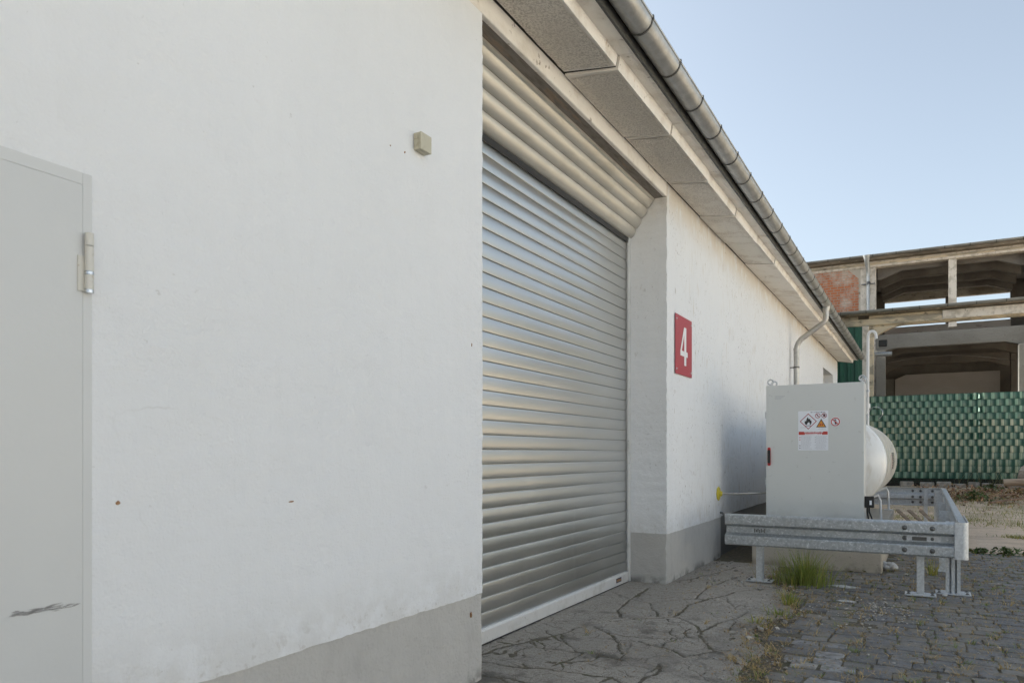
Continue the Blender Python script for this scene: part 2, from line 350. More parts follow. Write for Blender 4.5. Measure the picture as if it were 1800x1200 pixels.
M['glass'] = mat('window_glass', (.05, .06, .065), .08, spec=.8)

def brick_mat():
    m = bpy.data.materials.new('flaking_painted_brick'); m.use_nodes = True
    nt = m.node_tree; N, L = nt.nodes, nt.links; b = N['Principled BSDF']; b.inputs['Roughness'].default_value = .9
    geo = N.new('ShaderNodeNewGeometry'); sep = N.new('ShaderNodeSeparateXYZ'); L.new(geo.outputs['Position'], sep.inputs[0])
    cb = N.new('ShaderNodeCombineXYZ'); L.new(sep.outputs['X'], cb.inputs['X']); L.new(sep.outputs['Z'], cb.inputs['Y'])
    br = N.new('ShaderNodeTexBrick'); br.inputs['Scale'].default_value = 1; br.inputs['Brick Width'].default_value = .27; br.inputs['Row Height'].default_value = .11
    br.inputs['Mortar Size'].default_value = .012; br.inputs['Color1'].default_value = (.50, .17, .07, 1); br.inputs['Color2'].default_value = (.40, .15, .075, 1); br.inputs['Mortar'].default_value = (.36, .32, .26, 1)
    br.inputs['Bias'].default_value = -.2
    L.new(cb.outputs[0], br.inputs['Vector'])
    nz = N.new('ShaderNodeTexNoise'); nz.inputs['Scale'].default_value = 1.6; nz.inputs['Detail'].default_value = 8; nz.inputs['Roughness'].default_value = .68
    L.new(geo.outputs['Position'], nz.inputs['Vector'])
    r = N.new('ShaderNodeMapRange'); r.inputs['From Min'].default_value = .45; r.inputs['From Max'].default_value = .60; r.inputs['To Max'].default_value = .85; L.new(nz.outputs['Fac'], r.inputs['Value'])
    br2 = N.new('ShaderNodeMath'); br2.operation = 'MULTIPLY'; L.new(r.outputs[0], br2.inputs[0])
    inv = N.new('ShaderNodeMapRange'); inv.inputs['To Min'].default_value = 1; inv.inputs['To Max'].default_value = .45; L.new(br.outputs['Fac'], inv.inputs['Value']); L.new(inv.outputs[0], br2.inputs[1])
    mx = N.new('ShaderNodeMix'); mx.data_type = 'RGBA'; L.new(br2.outputs[0], mx.inputs['Factor']); L.new(br.outputs['Color'], mx.inputs['A']); mx.inputs['B'].default_value = (.56, .47, .39, 1)
    L.new(mx.outputs['Result'], b.inputs['Base Color'])
    bn = N.new('ShaderNodeBump'); bn.inputs['Distance'].default_value = .02; bn.invert = True; L.new(br.outputs['Fac'], bn.inputs['Height']); L.new(bn.outputs[0], b.inputs['Normal'])
    return m
M['brick'] = brick_mat()

# ------------------------------------------------------------------ mesh building
class MB:
    def __init__(s): s.v, s.f, s.m, s.c = [], [], [], []
    def add(s, vs, fs, mi=0, tone=None):
        o = len(s.v); s.v += [tuple(v) for v in vs]
        s.f += [tuple(i + o for i in f) for f in fs]; s.m += [mi] * len(fs); s.c += [tone] * len(vs)
        return s
    def box(s, x0, x1, y0, y1, z0, z1, mi=0, tone=None):
        vs = [(x, y, z) for z in (z0, z1) for y in (y0, y1) for x in (x0, x1)]
        return s.add(vs, [(0, 2, 3, 1), (4, 5, 7, 6), (0, 1, 5, 4), (2, 6, 7, 3), (0, 4, 6, 2), (1, 3, 7, 5)], mi, tone)
    def prism(s, prof, axis, a0, a1, mi=0, seg=1, tone=None):
        """closed 2-D outline swept along an axis: axis 'x' -> prof=(y,z), 'y' -> (x,z), 'z' -> (x,y)"""
        n = len(prof); vs, fs = [], []
        for k in range(seg + 1):
            a = a0 + (a1 - a0) * k / seg
            for p, q in prof:
                vs.append({'x': (a, p, q), 'y': (p, a, q), 'z': (p, q, a)}[axis])
        for k in range(seg):
            for i in range(n):
                j = (i + 1) % n
                fs.append((k * n + i, k * n + j, (k + 1) * n + j, (k + 1) * n + i))
        o = seg * n
        tri = tessellate_polygon([[Vector((p, q, 0)) for p, q in prof]])
        fs += [tuple(t) for t in tri] + [tuple(o + i for i in t) for t in tri]
        return s.add(vs, fs, mi, tone)
    def tube(s, path, r, n=12, mi=0, caps=True, tone=None):
        pts = [Vector(p) for p in path]; rr = r if isinstance(r, (list, tuple)) else [r] * len(pts)
        vs, fs = [], []; prev = None
        for i, p in enumerate(pts):
            t = (pts[min(i + 1, len(pts) - 1)] - pts[max(i - 1, 0)]).normalized()
            if prev is None:
                u = t.orthogonal().normalized()
            else:
                u = (prev - t * prev.dot(t)).normalized()
            prev = u; w = t.cross(u)
            for k in range(n):
                a = 2 * math.pi * k / n
                vs.append(p + (u * math.cos(a) + w * math.sin(a)) * rr[i])
        for i in range(len(pts) - 1):
            for k in range(n):
                j = (k + 1) % n
                fs.append((i * n + k, i * n + j, (i + 1) * n + j, (i + 1) * n + k))
        if caps:
            fs.append(tuple(range(n - 1, -1, -1))); fs.append(tuple(range((len(pts) - 1) * n, len(pts) * n)))
        return s.add(vs, fs, mi, tone)
    def lathe(s, prof, c, axis='z', n=24, mi=0):
        """prof = list of (radius, along)"""
        vs, fs = [], []
        for r, a in prof:
            for k in range(n):
                t = 2 * math.pi * k / n; p, q = r * math.cos(t), r * math.sin(t)
                d = {'x': (a, p, q), 'y': (p, a, q), 'z': (p, q, a)}[axis]
                vs.append((c[0] + d[0], c[1] + d[1], c[2] + d[2]))
        for i in range(len(prof) - 1):
            for k in range(n):
                j = (k + 1) % n
                fs.append((i * n + k, i * n + j, (i + 1) * n + j, (i + 1) * n + k))
        fs.append(tuple(range(n - 1, -1, -1))); fs.append(tuple(range((len(prof) - 1) * n, len(prof) * n)))
        return s.add(vs, fs, mi)
    def rock(s, c, r, squash=.6, mi=0, tone=None, sub=1):
        bm = bmesh.new(); bmesh.ops.create_icosphere(bm, subdivisions=sub, radius=1)
        a = Vector((random.random(), random.random(), random.random())) * 9
        from mathutils import noise
        vs = []
        rx, ry = r * random.uniform(.7, 1.2), r * random.uniform(.7, 1.2); an = random.random() * 6.28
        for v in bm.verts:
            k = 1 + .45 * noise.noise(v.co * 1.4 + a)
            x, y = v.co.x * rx * k, v.co.y * ry * k
            vs.append((c[0] + x * math.cos(an) - y * math.sin(an), c[1] + x * math.sin(an) + y * math.cos(an), c[2] + v.co.z * r * squash * k))
        fs = [tuple(v.index for v in f.verts) for f in bm.faces]; bm.free()
        return s.add(vs, fs, mi, tone)
    def build(s, name, mats, parent=None, bevel=0, segs=1, smooth=None, merge=0, clean=True):
        if not isinstance(mats, (list, tuple)): mats = [mats]
        me = bpy.data.meshes.new(name)
        base = parent['_base'] if parent and '_base' in parent else (0, 0, 0)
        me.from_pydata([(v[0] - base[0], v[1] - base[1], v[2] - base[2]) for v in s.v], [], s.f)
        me.update()
        for m in mats: me.materials.append(m)
        me.polygons.foreach_set('material_index', s.m)
        if any(t is not None for t in s.c):
            ca = me.color_attributes.new('tone', 'FLOAT_COLOR', 'POINT')
            flat = []
            for t in s.c:
                t = t if t is not None else 1.0
                flat += ([t, t, t, 1] if isinstance(t, (int, float)) else [*t, 1])
            ca.data.foreach_set('color', flat)
        if clean or bevel:
            bm = bmesh.new(); bm.from_mesh(me)
            if merge: bmesh.ops.remove_doubles(bm, verts=bm.verts, dist=merge)
            bmesh.ops.recalc_face_normals(bm, faces=bm.faces)
            if bevel:
                ed = [e for e in bm.edges if len(e.link_faces) == 2 and e.calc_face_angle(0) > R(25)]
                bmesh.ops.bevel(bm, geom=ed, offset=bevel, offset_type='OFFSET', segments=segs, profile=.5, affect='EDGES', clamp_overlap=True)
            bm.to_mesh(me); bm.free()
        if smooth:
            me.polygons.foreach_set('use_smooth', [True] * len(me.polygons))
            me.set_sharp_from_angle(angle=R(smooth))
        o = bpy.data.objects.new(name, me); COL.objects.link(o)
        if parent: o.parent = parent; o['_base'] = base
        return o

def tag(o, label, cat, group=None):
    o['label'] = label; o['category'] = cat
    if group: o['group'] = group
    return o
def thing(name, loc, label, cat, group=None):
    o = bpy.data.objects.new(name, None); COL.objects.link(o)
    o.location = loc; o.empty_display_size = .2; o['_base'] = tuple(loc)
    return tag(o, label, cat, group)
def kind(o, k): o['kind'] = k; return o
def children(o): return [c for c in COL.objects if c.parent == o]
def copy_tree(o, parent=None):
    c = o.copy(); COL.objects.link(c)
    if parent: c.parent = parent
    for ch in children(o): copy_tree(ch, c)
    return c
def jit(a): return random.uniform(-a, a)
def arc(c, r, a0, a1, n, plane='xz'):
    out = []
    for i in range(n + 1):
        a = R(a0 + (a1 - a0) * i / n); p, q = r * math.cos(a), r * math.sin(a)
        out.append({'xz': (c[0] + p, c[1], c[2] + q), 'yz': (c[0], c[1] + p, c[2] + q), 'xy': (c[0] + p, c[1] + q, c[2])}[plane])
    return out
def text_mesh(txt, size):
    cu = bpy.data.curves.new('lettering', 'FONT'); cu.body = txt; cu.size = size; cu.align_x = 'CENTER'; cu.align_y = 'CENTER'
    ob = bpy.data.objects.new('lettering', cu); COL.objects.link(ob)
    dg = bpy.context.evaluated_depsgraph_get(); dg.update()
    me = bpy.data.meshes.new_from_object(ob.evaluated_get(dg))
    vs = [tuple(v.co) for v in me.vertices]; fs = [tuple(p.vertices) for p in me.polygons]
    bpy.data.objects.remove(ob); bpy.data.curves.remove(cu); bpy.data.meshes.remove(me)
    return vs, fs

# ================================================================== SETTING: ground
def ground_h(x, y):
    h = -.035
    if y > 11.0: h = -.035 + .03 * min(1, (y - 11.0) / .4)
    if y > 17: t = min(1, (y - 17) / 6.0); h += .36 * t * t * (3 - 2 * t)
    return h
g = MB()
xs = [-120, -60, -30, -14, -8, -5, -4, -3] + [-2.5 + .25 * i for i in range(27)] + [5, 6.5, 9, 13, 20, 40, 80, 120]
ys = [-80, -40, -15, -5, 0, 4, 8, 10.6] + [10.9 + .25 * i for i in range(62)] + [28, 32, 40, 55, 80, 120, 250, 500]
vs = []
for y in ys:
    for x in xs:
        n = jit(.012) if (-3 < x < 6 and 11.4 < y < 26) else 0
        vs.append((x, y, ground_h(x, y) + n))
nx = len(xs)
fs = [(j * nx + i, j * nx + i + 1, (j + 1) * nx + i + 1, (j + 1) * nx + i) for j in range(len(ys) - 1) for i in range(nx - 1)]
kind(g.add(vs, fs).build('ground', M['dust'], smooth=60), 'structure')

g = MB(); g.add([(5.2, -60, -.012), (23.9, -60, -.012), (23.9, 15.5, -.012), (5.2, 15.5, -.012)], [(0, 1, 2, 3)])  # added sheet, greyer than the ground, to keep the sun's bounce neutral
kind(g.build('added_bounce_sheet', M['yard']), 'structure')
g = MB()      # joint soil under the paving
n1, n2 = 60, 80
vs = [(-2.65 + 7.4 * i / n1, -3 + 14.25 * j / n2, -.006 + jit(.004)) for j in range(n2 + 1) for i in range(n1 + 1)]
fs = [(j * (n1 + 1) + i, j * (n1 + 1) + i + 1, (j + 1) * (n1 + 1) + i + 1, (j + 1) * (n1 + 1) + i) for j in range(n2) for i in range(n1)]
kind(g.add(vs, fs).build('joint_soil', M['soil'], smooth=60), 'structure')

# concrete apron in front of the shutter, ragged outer edge
def apron_edge(y):
    e = -.93 + .10 * math.sin(y * 1.9 + .4) + .05 * math.sin(y * 5.3)
    if y > 6.3: e -= min(.45, (y - 6.3) * .33)
    return e
CRACKS = [   # read off the photograph on a 1800 x 1125 enlargement of its (840, 900)-(1320, 1200) corner, width in metres
    (.007, .6, [(110, 850), (240, 868), (400, 885), (540, 905), (660, 918)]), (.011, .9, [(660, 918), (780, 930), (880, 955), (960, 975)]),
    (.008, .7, [(240, 868), (330, 850), (430, 825), (560, 795), (640, 760), (740, 740), (870, 715), (1000, 705)]),
    (.014, .9, [(760, 745), (820, 775), (880, 810), (920, 850), (930, 890), (950, 930)]), (.006, .7, [(870, 795), (960, 815), (1100, 825), (1250, 828), (1400, 822)]),
    (.014, 1, [(940, 690), (920, 640), (950, 610), (1000, 570), (1060, 540), (1130, 500)]), (.008, .7, [(880, 525), (940, 550), (1000, 570), (1080, 590), (1140, 595)]),
    (.011, .8, [(1140, 595), (1300, 580), (1440, 572), (1500, 575)]), (.012, .7, [(1130, 595), (1155, 640), (1190, 680)]),
    (.016, 1, [(945, 690), (1050, 700), (1170, 693), (1285, 685), (1350, 650)]), (.012, .9, [(1350, 650), (1400, 605), (1500, 575), (1620, 545), (1700, 520), (1800, 510)]),
    (.011, .8, [(1290, 688), (1380, 715), (1440, 750), (1470, 780), (1470, 820), (1510, 870), (1550, 910)]), (.013, .8, [(1470, 780), (1560, 740), (1650, 710), (1720, 690), (1790, 655)]),
    (.013, .9, [(1060, 845), (1120, 870), (1210, 885), (1280, 910), (1360, 950)]), (.012, 1, [(1360, 950), (1420, 935), (1550, 912), (1640, 905)]), (.010, .8, [(1210, 885), (1260, 855), (1320, 830)]),
    (.009, .8, [(0, 980), (180, 1000), (380, 1022), (560, 1045), (700, 1065), (880, 1075), (940, 1120)]), (.012, .9, [(1190, 1000), (1195, 1040), (1100, 1080), (1040, 1125)]),
    (.008, .8, [(20, 935), (110, 900), (240, 868)]), (.009, .6, [(1550, 912), (1600, 930), (1680, 955), (1700, 1000)]), (.007, .6, [(1640, 560), (1650, 600), (1700, 630), (1790, 640)]),
    (.007, .6, [(1350, 650), (1500, 655), (1620, 645), (1790, 635)]), (.006, .5, [(560, 795), (580, 860), (640, 900), (670, 920)]), (.006, .5, [(690, 920), (600, 970), (480, 1010)]),
    (.006, .5, [(930, 1040), (1000, 1075), (1080, 1095)]), (.006, .5, [(1400, 975), (1500, 960), (1560, 912)]), (.010, .8, [(-700, 1180), (-300, 1100), (0, 1060), (200, 1090), (500, 1180)]),
    (.014, .8, [(1250, 460), (1400, 440), (1560, 400), (1700, 360)]), (.010, .7, [(1440, 572), (1500, 500), (1650, 440)]), (.012, .8, [(1040, 1125), (1000, 1200), (1080, 1320)]), (.009, .7, [(880, 1075), (700, 1160), (600, 1300)])]
rs = random.Random(12)
for _ in range(74):       # fine angular side cracks
    src = rs.choice(CRACKS[:31])[2]; k = rs.randrange(len(src) - 1); t = rs.random()
    x, y = src[k][0] + (src[k + 1][0] - src[k][0]) * t, src[k][1] + (src[k + 1][1] - src[k][1]) * t
    a = rs.random() * 6.28; pts = [(x, y)]
    for _ in range(rs.randint(2, 5)):
        a += rs.gauss(0, .55); L = rs.uniform(30, 95) * max(.4, (y - 380) / 600)
        x += math.cos(a) * L; y += math.sin(a) * L * .42
        if y < 430: break
        pts.append((x, y))
    if len(pts) > 1: CRACKS.append((rs.uniform(.003, .006), rs.uniform(.4, .75), pts))
STAINS = [(1070, 975, .20, .07, .75), (1180, 950, .10, .05, .5), (1050, 690, .13, .05, .55), (1000, 600, .06, .09, .5), (1640, 900, .10, .10, .5), (1500, 930, .10, .05, .4), (760, 745, .04, .03, .6), (700, 915, .09, .025, .6), (200, 1100, .3, .04, .35)]
import numpy as np
rng = np.random.default_rng(7)
def crop_pt(cx, cy):
    p = on_z(840 + cx / 3.75, 900 + cy / 3.75); return np.array((p.x, p.y))
def value_noise(x, y, f, seed):
    r = np.random.default_rng(seed).random((64, 64)); u, v = x * f, y * f
    i, j = np.floor(u).astype(int), np.floor(v).astype(int); a, b = u - i, v - j; a, b = a * a * (3 - 2 * a), b * b * (3 - 2 * b)
    q = lambda ii, jj: r[ii % 64, jj % 64]
    return (q(i, j) * (1 - a) + q(i + 1, j) * a) * (1 - b) + (q(i, j + 1) * (1 - a) + q(i + 1, j + 1) * a) * b
ysa = np.concatenate([np.arange(-2, 3.3, .12), np.arange(3.3, 8.9, .0115)])
xn = 200
tt = np.linspace(0, 1, xn + 1)
edge = np.array([apron_edge(y) for y in ysa]) + .03 * (value_noise(ysa, ysa * 0, 9, 1) - .5) + .05 * (value_noise(ysa, ysa * 0, 3, 2) - .5) + .012 * (value_noise(ysa, ysa * 0, 40, 3) - .5)
GXX = -2.62 + (edge[:, None] + 2.62) * tt[None, :]
GYY = np.repeat(ysa[:, None], xn + 1, 1)
wx = GXX + .030 * (value_noise(GXX, GYY, 9, 4) - .5) + .012 * (value_noise(GXX, GYY, 32, 5) - .5)
wy = GYY + .040 * (value_noise(GXX, GYY, 9, 6) - .5) + .014 * (value_noise(GXX, GYY, 32, 8) - .5)
depth = np.zeros_like(GXX); halo = np.zeros_like(GXX)
wvar = .45 + 1.1 * value_noise(GXX, GYY, 6, 9) * (.35 + 1.3 * value_noise(GXX, GYY, 30, 10))
for w_, st_, pts in CRACKS:
    P = [crop_pt(*p) for p in pts]
    for a, b in zip(P[:-1], P[1:]):
        d = b - a; L2 = float(d @ d)
        t = np.clip(((wx - a[0]) * d[0] + (wy - a[1]) * d[1]) / L2, 0, 1)
        ds = np.hypot(wx - a[0] - t * d[0], (wy - a[1] - t * d[1]))
        hw = w_ * wvar * .42 + .0036
        depth = np.maximum(depth, st_ * np.clip(1.6 - ds / hw, 0, 1))
        halo = np.maximum(halo, st_ * np.exp(-(ds / (w_ * 1.5 + .014)) ** 2) * np.clip((value_noise(GXX, GYY, 38, 12) - .38) * 3.2, 0, 1) * np.clip((value_noise(GXX, GYY, 5, 13) - .25) * 2, 0, 1))
stain = np.zeros_like(GXX)
for cx, cy, rx, ry, k in STAINS:
    c = crop_pt(cx, cy); r2 = ((GXX - c[0]) / rx) ** 2 + ((GYY - c[1]) / (ry * 2.4)) ** 2
    stain = np.maximum(stain, k * np.exp(-r2 * 1.3) * np.clip((value_noise(GXX, GYY, 20, 14) * .6 + value_noise(GXX, GYY, 60, 15) * .6 - .3) * 1.9, 0, 1))
level = .007 * (value_noise(GXX, GYY, 1.7, 16) - .5) + .003 * (value_noise(GXX, GYY, 22, 17) - .5) + .0016 * (value_noise(GXX, GYY, 80, 18) - .5)
GZZ = level - .013 * depth - .004 * halo
GZZ[:, -3:] -= np.array([.002, .006, .014])
big = value_noise(GXX, GYY, 1.3, 19)
speck = np.clip((value_noise(GXX, GYY, 70, 21) - .62) * 5, 0, 1) * np.clip((value_noise(GXX, GYY, 2.2, 22) - .40) * 4, 0, 1)
border = np.clip((tt[None, :] - .80) / .20, 0, 1) * np.clip(value_noise(GXX, GYY, 12, 23) * 2 - .5, 0, 1)
stain = np.maximum(np.maximum(stain, .55 * speck), .6 * border)
tone = np.stack([(1 - .86 * depth) * (1 - .62 * halo) * (1 - .72 * stain), (1 - .86 * depth) * (1 - .58 * halo) * (1 - .71 * stain), (1 - .89 * depth) * (1 - .72 * halo) * (1 - .72 * stain)], -1) * (.70 + .50 * big)[..., None]
ny_, nx_ = GXX.shape
V = np.stack([GXX, GYY, GZZ], -1).reshape(-1, 3)
me = bpy.data.meshes.new('concrete_apron')
ii, jj = np.meshgrid(np.arange(ny_ - 1), np.arange(nx_ - 1), indexing='ij')
q0 = (ii * nx_ + jj).ravel()
F = np.stack([q0, q0 + 1, q0 + nx_ + 1, q0 + nx_], -1)
skirt = V.reshape(ny_, nx_, 3)[:, -1].copy(); skirt[:, 2] = -.04; skirt[:, 0] += .008
o0 = len(V); V = np.concatenate([V, skirt]); k0 = np.arange(ny_ - 1)
F = np.concatenate([F, np.stack([k0 * nx_ + nx_ - 1, o0 + k0, o0 + k0 + 1, (k0 + 1) * nx_ + nx_ - 1], -1)])
me.from_pydata(V.tolist(), [], F.tolist()); me.update(); me.materials.append(M['apron'])
ca = me.color_attributes.new('tone', 'FLOAT_COLOR', 'POINT')
C4 = np.ones((len(V), 4), np.float32); C4[:o0, :3] = tone.reshape(-1, 3); ca.data.foreach_set('color', C4.ravel())
me.polygons.foreach_set('use_smooth', [True] * len(me.polygons))
apron_o = bpy.data.objects.new('concrete_apron', me); COL.objects.link(apron_o); kind(apron_o, 'structure')

# paving stones, laid in courses across the yard
g = MB()
joints = []
y = .8
row = 0
while y < 11.15:
    dp = random.uniform(.138, .164)
    x = -1.9 + random.uniform(0, .2)
    ph = random.random() * 6
    while x < 4.6:
        wd = random.uniform(.15, .225)
        xc, yc = x + wd / 2, y + dp / 2 + .012 * math.sin(x * 1.7 + ph)
        if xc - wd / 2 > apron_edge(yc) + .03 + jit(.03) and not (random.random() < .012) and not (-1.8 < xc < -.36 and yc > 8.78):
            gap = random.uniform(.005, .013)
            hx, hy = wd / 2 - gap / 2, dp / 2 - gap / 2
            joints.append((xc + wd / 2, yc + random.uniform(-.5, .5) * dp)); joints.append((xc + random.uniform(-.5, .5) * wd, yc + dp / 2))
            hgt = jit(.004); tx, ty = jit(.018), jit(.02); an = jit(.02)
            ch = random.uniform(.008, .018)
            ring = [(-hx + ch, -hy), (hx - ch, -hy), (hx, -hy + ch), (hx, hy - ch), (hx - ch, hy), (-hx + ch, hy), (-hx, hy - ch), (-hx, -hy + ch)]
            ring = [(a + jit(.006), b + jit(.006)) for a, b in ring]
            vs = []
            for s_, dz in ((1.0, -.05), (.992, -.005), (.95, .0)):
                for a, b in ring:
                    a2, b2 = a * s_, b * (s_ if s_ > .96 else s_ - .012)
                    vs.append((xc + a2 * math.cos(an) - b2 * math.sin(an), yc + a2 * math.sin(an) + b2 * math.cos(an), hgt + dz + (a2 * tx + b2 * ty)))
            vs.append((xc, yc, hgt + .003))
            fs = []
            for k in range(2):
                for i in range(8):
                    j = (i + 1) % 8
                    fs.append((k * 8 + i, k * 8 + j, (k + 1) * 8 + j, (k + 1) * 8 + i))
            for i in range(8): fs.append((16 + i, 16 + (i + 1) % 8, 24))
            t = random.uniform(.80, 1.14)
            warm = random.random()
            tone = (t * 1.0, t * 1.0, t * 1.02) if warm < .8 else (t * 1.18, t * 1.14, t * 1.06)
            if xc < -.45 and yc < 5.6 and random.random() < .6: tone = tuple(c * 1.75 for c in tone)      # pale stones beside the apron
            g.add(vs, fs, 0, tone)
        x += wd
    y += dp
    row += 1
kind(g.build('cobbled_yard', M['stone'], smooth=38), 'structure')

# ================================================================== WAREHOUSE
A = 2.213
XW = -A
XB, YST = XW - .035, 9.27         # beyond the gate portal the foot of the wall steps back
Y0, Y1 = 3.590, 7.048            # opening
YE = 23.3                        # far end
ZL, ZS = 3.82, 3.955             # lintel bottom, wall head
PL = .495                        # plinth top
XR = XW - .383                   # guide rail plane
wh = thing('warehouse', (-8, 9, 0), 'long white plastered warehouse with grey plinth, roller shutter gate and zinc gutter', 'warehouse')

def woff(y, z):
    if y <= YST + .001: return 0.0
    t = min(1, max(0, (z - 1.7) / 1.3)); return .035 * (1 - t * t * (3 - 2 * t))
def spaced(a, b, st):
    n = max(1, round((b - a) / st)); return [a + (b - a) * i / n for i in range(n + 1)]
def wall_sheet(mb, yb, zb, holes, x, jy=None):
    """front sheet of the wall; holes = (y0, y1, z0, z1)"""
    idx = {}
    def vid(j, k):
        if (j, k) not in idx:
            y, z = yb[j], zb[k]; X = x
            if jy: X, y, z = jy(x, y, z)
            idx[(j, k)] = len(mb.v); mb.v.append((X, y, z)); mb.c.append(None)
        return idx[(j, k)]
    for j in range(len(yb) - 1):
        for k in range(len(zb) - 1):
            yc, zc = (yb[j] + yb[j + 1]) / 2, (zb[k] + zb[k + 1]) / 2
            if any(h[0] < yc < h[1] and h[2] < zc < h[3] for h in holes): continue
            mb.f.append((vid(j, k), vid(j + 1, k), vid(j + 1, k + 1), vid(j, k + 1))); mb.m.append(0)
random.seed(11)
edge_j = {}
def jv(key, a):
    if key not in edge_j: edge_j[key] = jit(a)
    return edge_j[key]
DY0, DY1, DZ = .33, 1.319, 2.139            # side door opening
BW = [(9.33, 10.24, 1.215, 2.60), (12.1, 13.0, 1.215, 2.60)]     # walled-up windows
WN = (19.86, 22.1, 2.3, 3.44)               # far window
holes = [(Y0, Y1, 0, ZL), (DY0, DY1, 0, DZ), WN]
zb = sorted(set(spaced(PL, 1.215, .028) + spaced(1.215, 2.139, .028) + spaced(2.139, 2.6, .028) + [2.3, 3.44] + spaced(2.6, ZL, .028) + [ZL, ZS]))
yb = sorted(set([YST, YST + .002, -4, -2] + spaced(-1, DY0, .5) + spaced(DY0, DY1, .3) + spaced(DY1, Y0, .03) + spaced(Y0, Y1, .5) + spaced(Y1, 9.33, .035) + spaced(9.33, 10.24, .3) + spaced(10.24, 12.1, .4) + spaced(12.1, 13, .3) + spaced(13, 19.86, .5) + spaced(19.86, 22.1, .4) + spaced(22.1, YE, .4)))
def wj(x, y, z):
    x -= woff(y, z)
    if abs(z - PL) < 1e-4:
        z += jv(('b', round(y, 3)), .0028) + .0022 * math.sin(y * 7.1) * math.sin(y * 2.3)
    if abs(y - Y0) < 1e-4 and z < ZL: y += jv(('l', round(z, 3)), .0032); x += jv(('lx', round(z, 3)), .002)
    if abs(y - Y1) < 1e-4 and z < ZL: y += jv(('r', round(z, 3)), .0045) + .004 * math.sin(z * 9) * math.sin(z * 3.7); x += jv(('rx', round(z, 3)), .004)
    return x, y, z
wm = MB()
wall_sheet(wm, yb, zb, holes, XW, wj)
# reveals of the gate opening (share the ragged arris), bottom lip, hole reveals
def reveal(mb, yj, tagc, sgn, z0, z1, depth, steps):
    zz = [z for z in zb if z0 - 1e-6 <= z <= z1 + 1e-6]
    vs, fs = [], []
    for z in zz:
        xx, yy, z2 = wj(XW, yj, z)
        for s_ in range(steps + 1):
            t = s_ / steps
            vs.append((xx + (XW - depth - xx) * t, yy + (yj - yy) * t if s_ else yy, z2))
    for k in range(len(zz) - 1):
        for s_ in range(steps):
            a = k * (steps + 1) + s_
            fs.append((a, a + 1, a + steps + 2, a + steps + 1))
    mb.add(vs, fs)
reveal(wm, Y0, 'l', 1, PL, ZL, .52, 6)
reveal(wm, Y1, 'r', -1, PL, ZL, .52, 6)
for (a, b, c, d), dp in [(WN, .26), ((DY0, DY1, PL, DZ), .10)]:
    zz = sorted(set([c, d] + [z for z in zb if c < z < d]))
    for yy in (a, b):
        vs = []
        for z in zz:
            X0 = wj(XW, yy, z)[0]; vs += [(X0, yy, z), (X0 - dp, yy, z)]
        wm.add(vs, [(2 * k, 2 * k + 1, 2 * k + 3, 2 * k + 2) for k in range(len(zz) - 1)])
    for z in (c, d):
        X0 = XW - woff(a, z); wm.add([(X0, a, z), (X0, b, z), (X0 - dp, b, z), (X0 - dp, a, z)], [(0, 1, 2, 3)])
# bottom lip of the render over the plinth
for j in range(len(yb) - 1):
    yc = (yb[j] + yb[j + 1]) / 2
    if Y0 < yc < Y1 or DY0 < yc < DY1: continue
    p, q = wj(XW, yb[j], PL), wj(XW, yb[j + 1], PL)
    wm.add([p, q, (q[0] - .03, q[1], q[2] + .004), (p[0] - .03, p[1], p[2] + .004)], [(0, 1, 2, 3)])
# end wall, back wall, gable and near end
wm.add([(XW, YE, 0), (-14, YE, 0), (-14, YE, 3.9), (-8, YE, 4.9), (XW, YE, ZS)], [(0, 1, 2, 3, 4)])
wm.add([(XW, -4, 0), (-14, -4, 0), (-14, -4, 3.9), (-8, -4, 4.9), (XW, -4, ZS)], [(0, 1, 2, 3, 4)])
wm.add([(-14, -4, 0), (-14, YE, 0), (-14, YE, 3.9), (-14, -4, 3.9)], [(0, 1, 2, 3)])
wm.build('wall', M['plaster'], wh, clean=False, smooth=40)

for a, b, c, d in BW:          # rendered-over former windows: a thin patch standing a few millimetres proud
    zz = spaced(c, d, .06); pw_ = MB(); vs = []
    for z in zz:
        X0 = XW - woff(a, z) + .004; vs += [(X0 - .012, a, z), (X0, a + .004, z), (X0, b - .004, z), (X0 - .012, b, z)]
    pw_.add(vs, [(4 * k + q, 4 * k + q + 1, 4 * k + q + 5, 4 * k + q + 4) for k in range(len(zz) - 1) for q in range(3)])
    n_ = len(zz) - 1; pw_.add([vs[0], vs[1], vs[2], vs[3]], [(0, 1, 2, 3)]); pw_.add(vs[4 * n_:4 * n_ + 4], [(3, 2, 1, 0)])
    pw_.build('walled_up_window', M['plaster'], wh, clean=False)
pm = MB()
ypl = sorted(set([YST, YST + .002, -4, DY0, DY1] + spaced(DY1, Y0, .1) + spaced(Y1, 10, .1) + spaced(10, YE, .5)))
ypl = [y for y in ypl]
def pj(x, y, z):
    if y > YST + .001: x -= .035
    if abs(y - Y0) < 1e-4: y += jv(('pl', round(z, 2)), .004)
    if abs(y - Y1) < 1e-4: y += jv(('pr', round(z, 2)), .008); x += jv(('prx', round(z, 2)), .006)
    return x, y, z
zpl = spaced(-.05, PL + .012, .05)
wall_sheet(pm, sorted(set(ypl + [Y0, Y1])), zpl, [(Y0, Y1, -1, 1), (DY0, DY1, -1, 1)], XW - .007, pj)
for yj in (Y0, Y1):
    vs, fs = [], []
    for z in zpl:
        p = pj(XW - .007, yj, z); vs += [p, (XW - .12, yj + (.002 if yj == Y1 else -.002), z), (XW - .52, yj + (.002 if yj == Y1 else -.002), z)]
    for k in range(len(zpl) - 1):
        for i in range(2): fs.append((k * 3 + i, k * 3 + i + 1, k * 3 + 4 + i, k * 3 + 3 + i))
    pm.add(vs, fs)
pm.build('plinth', M['plinth'], wh, clean=False, smooth=40)

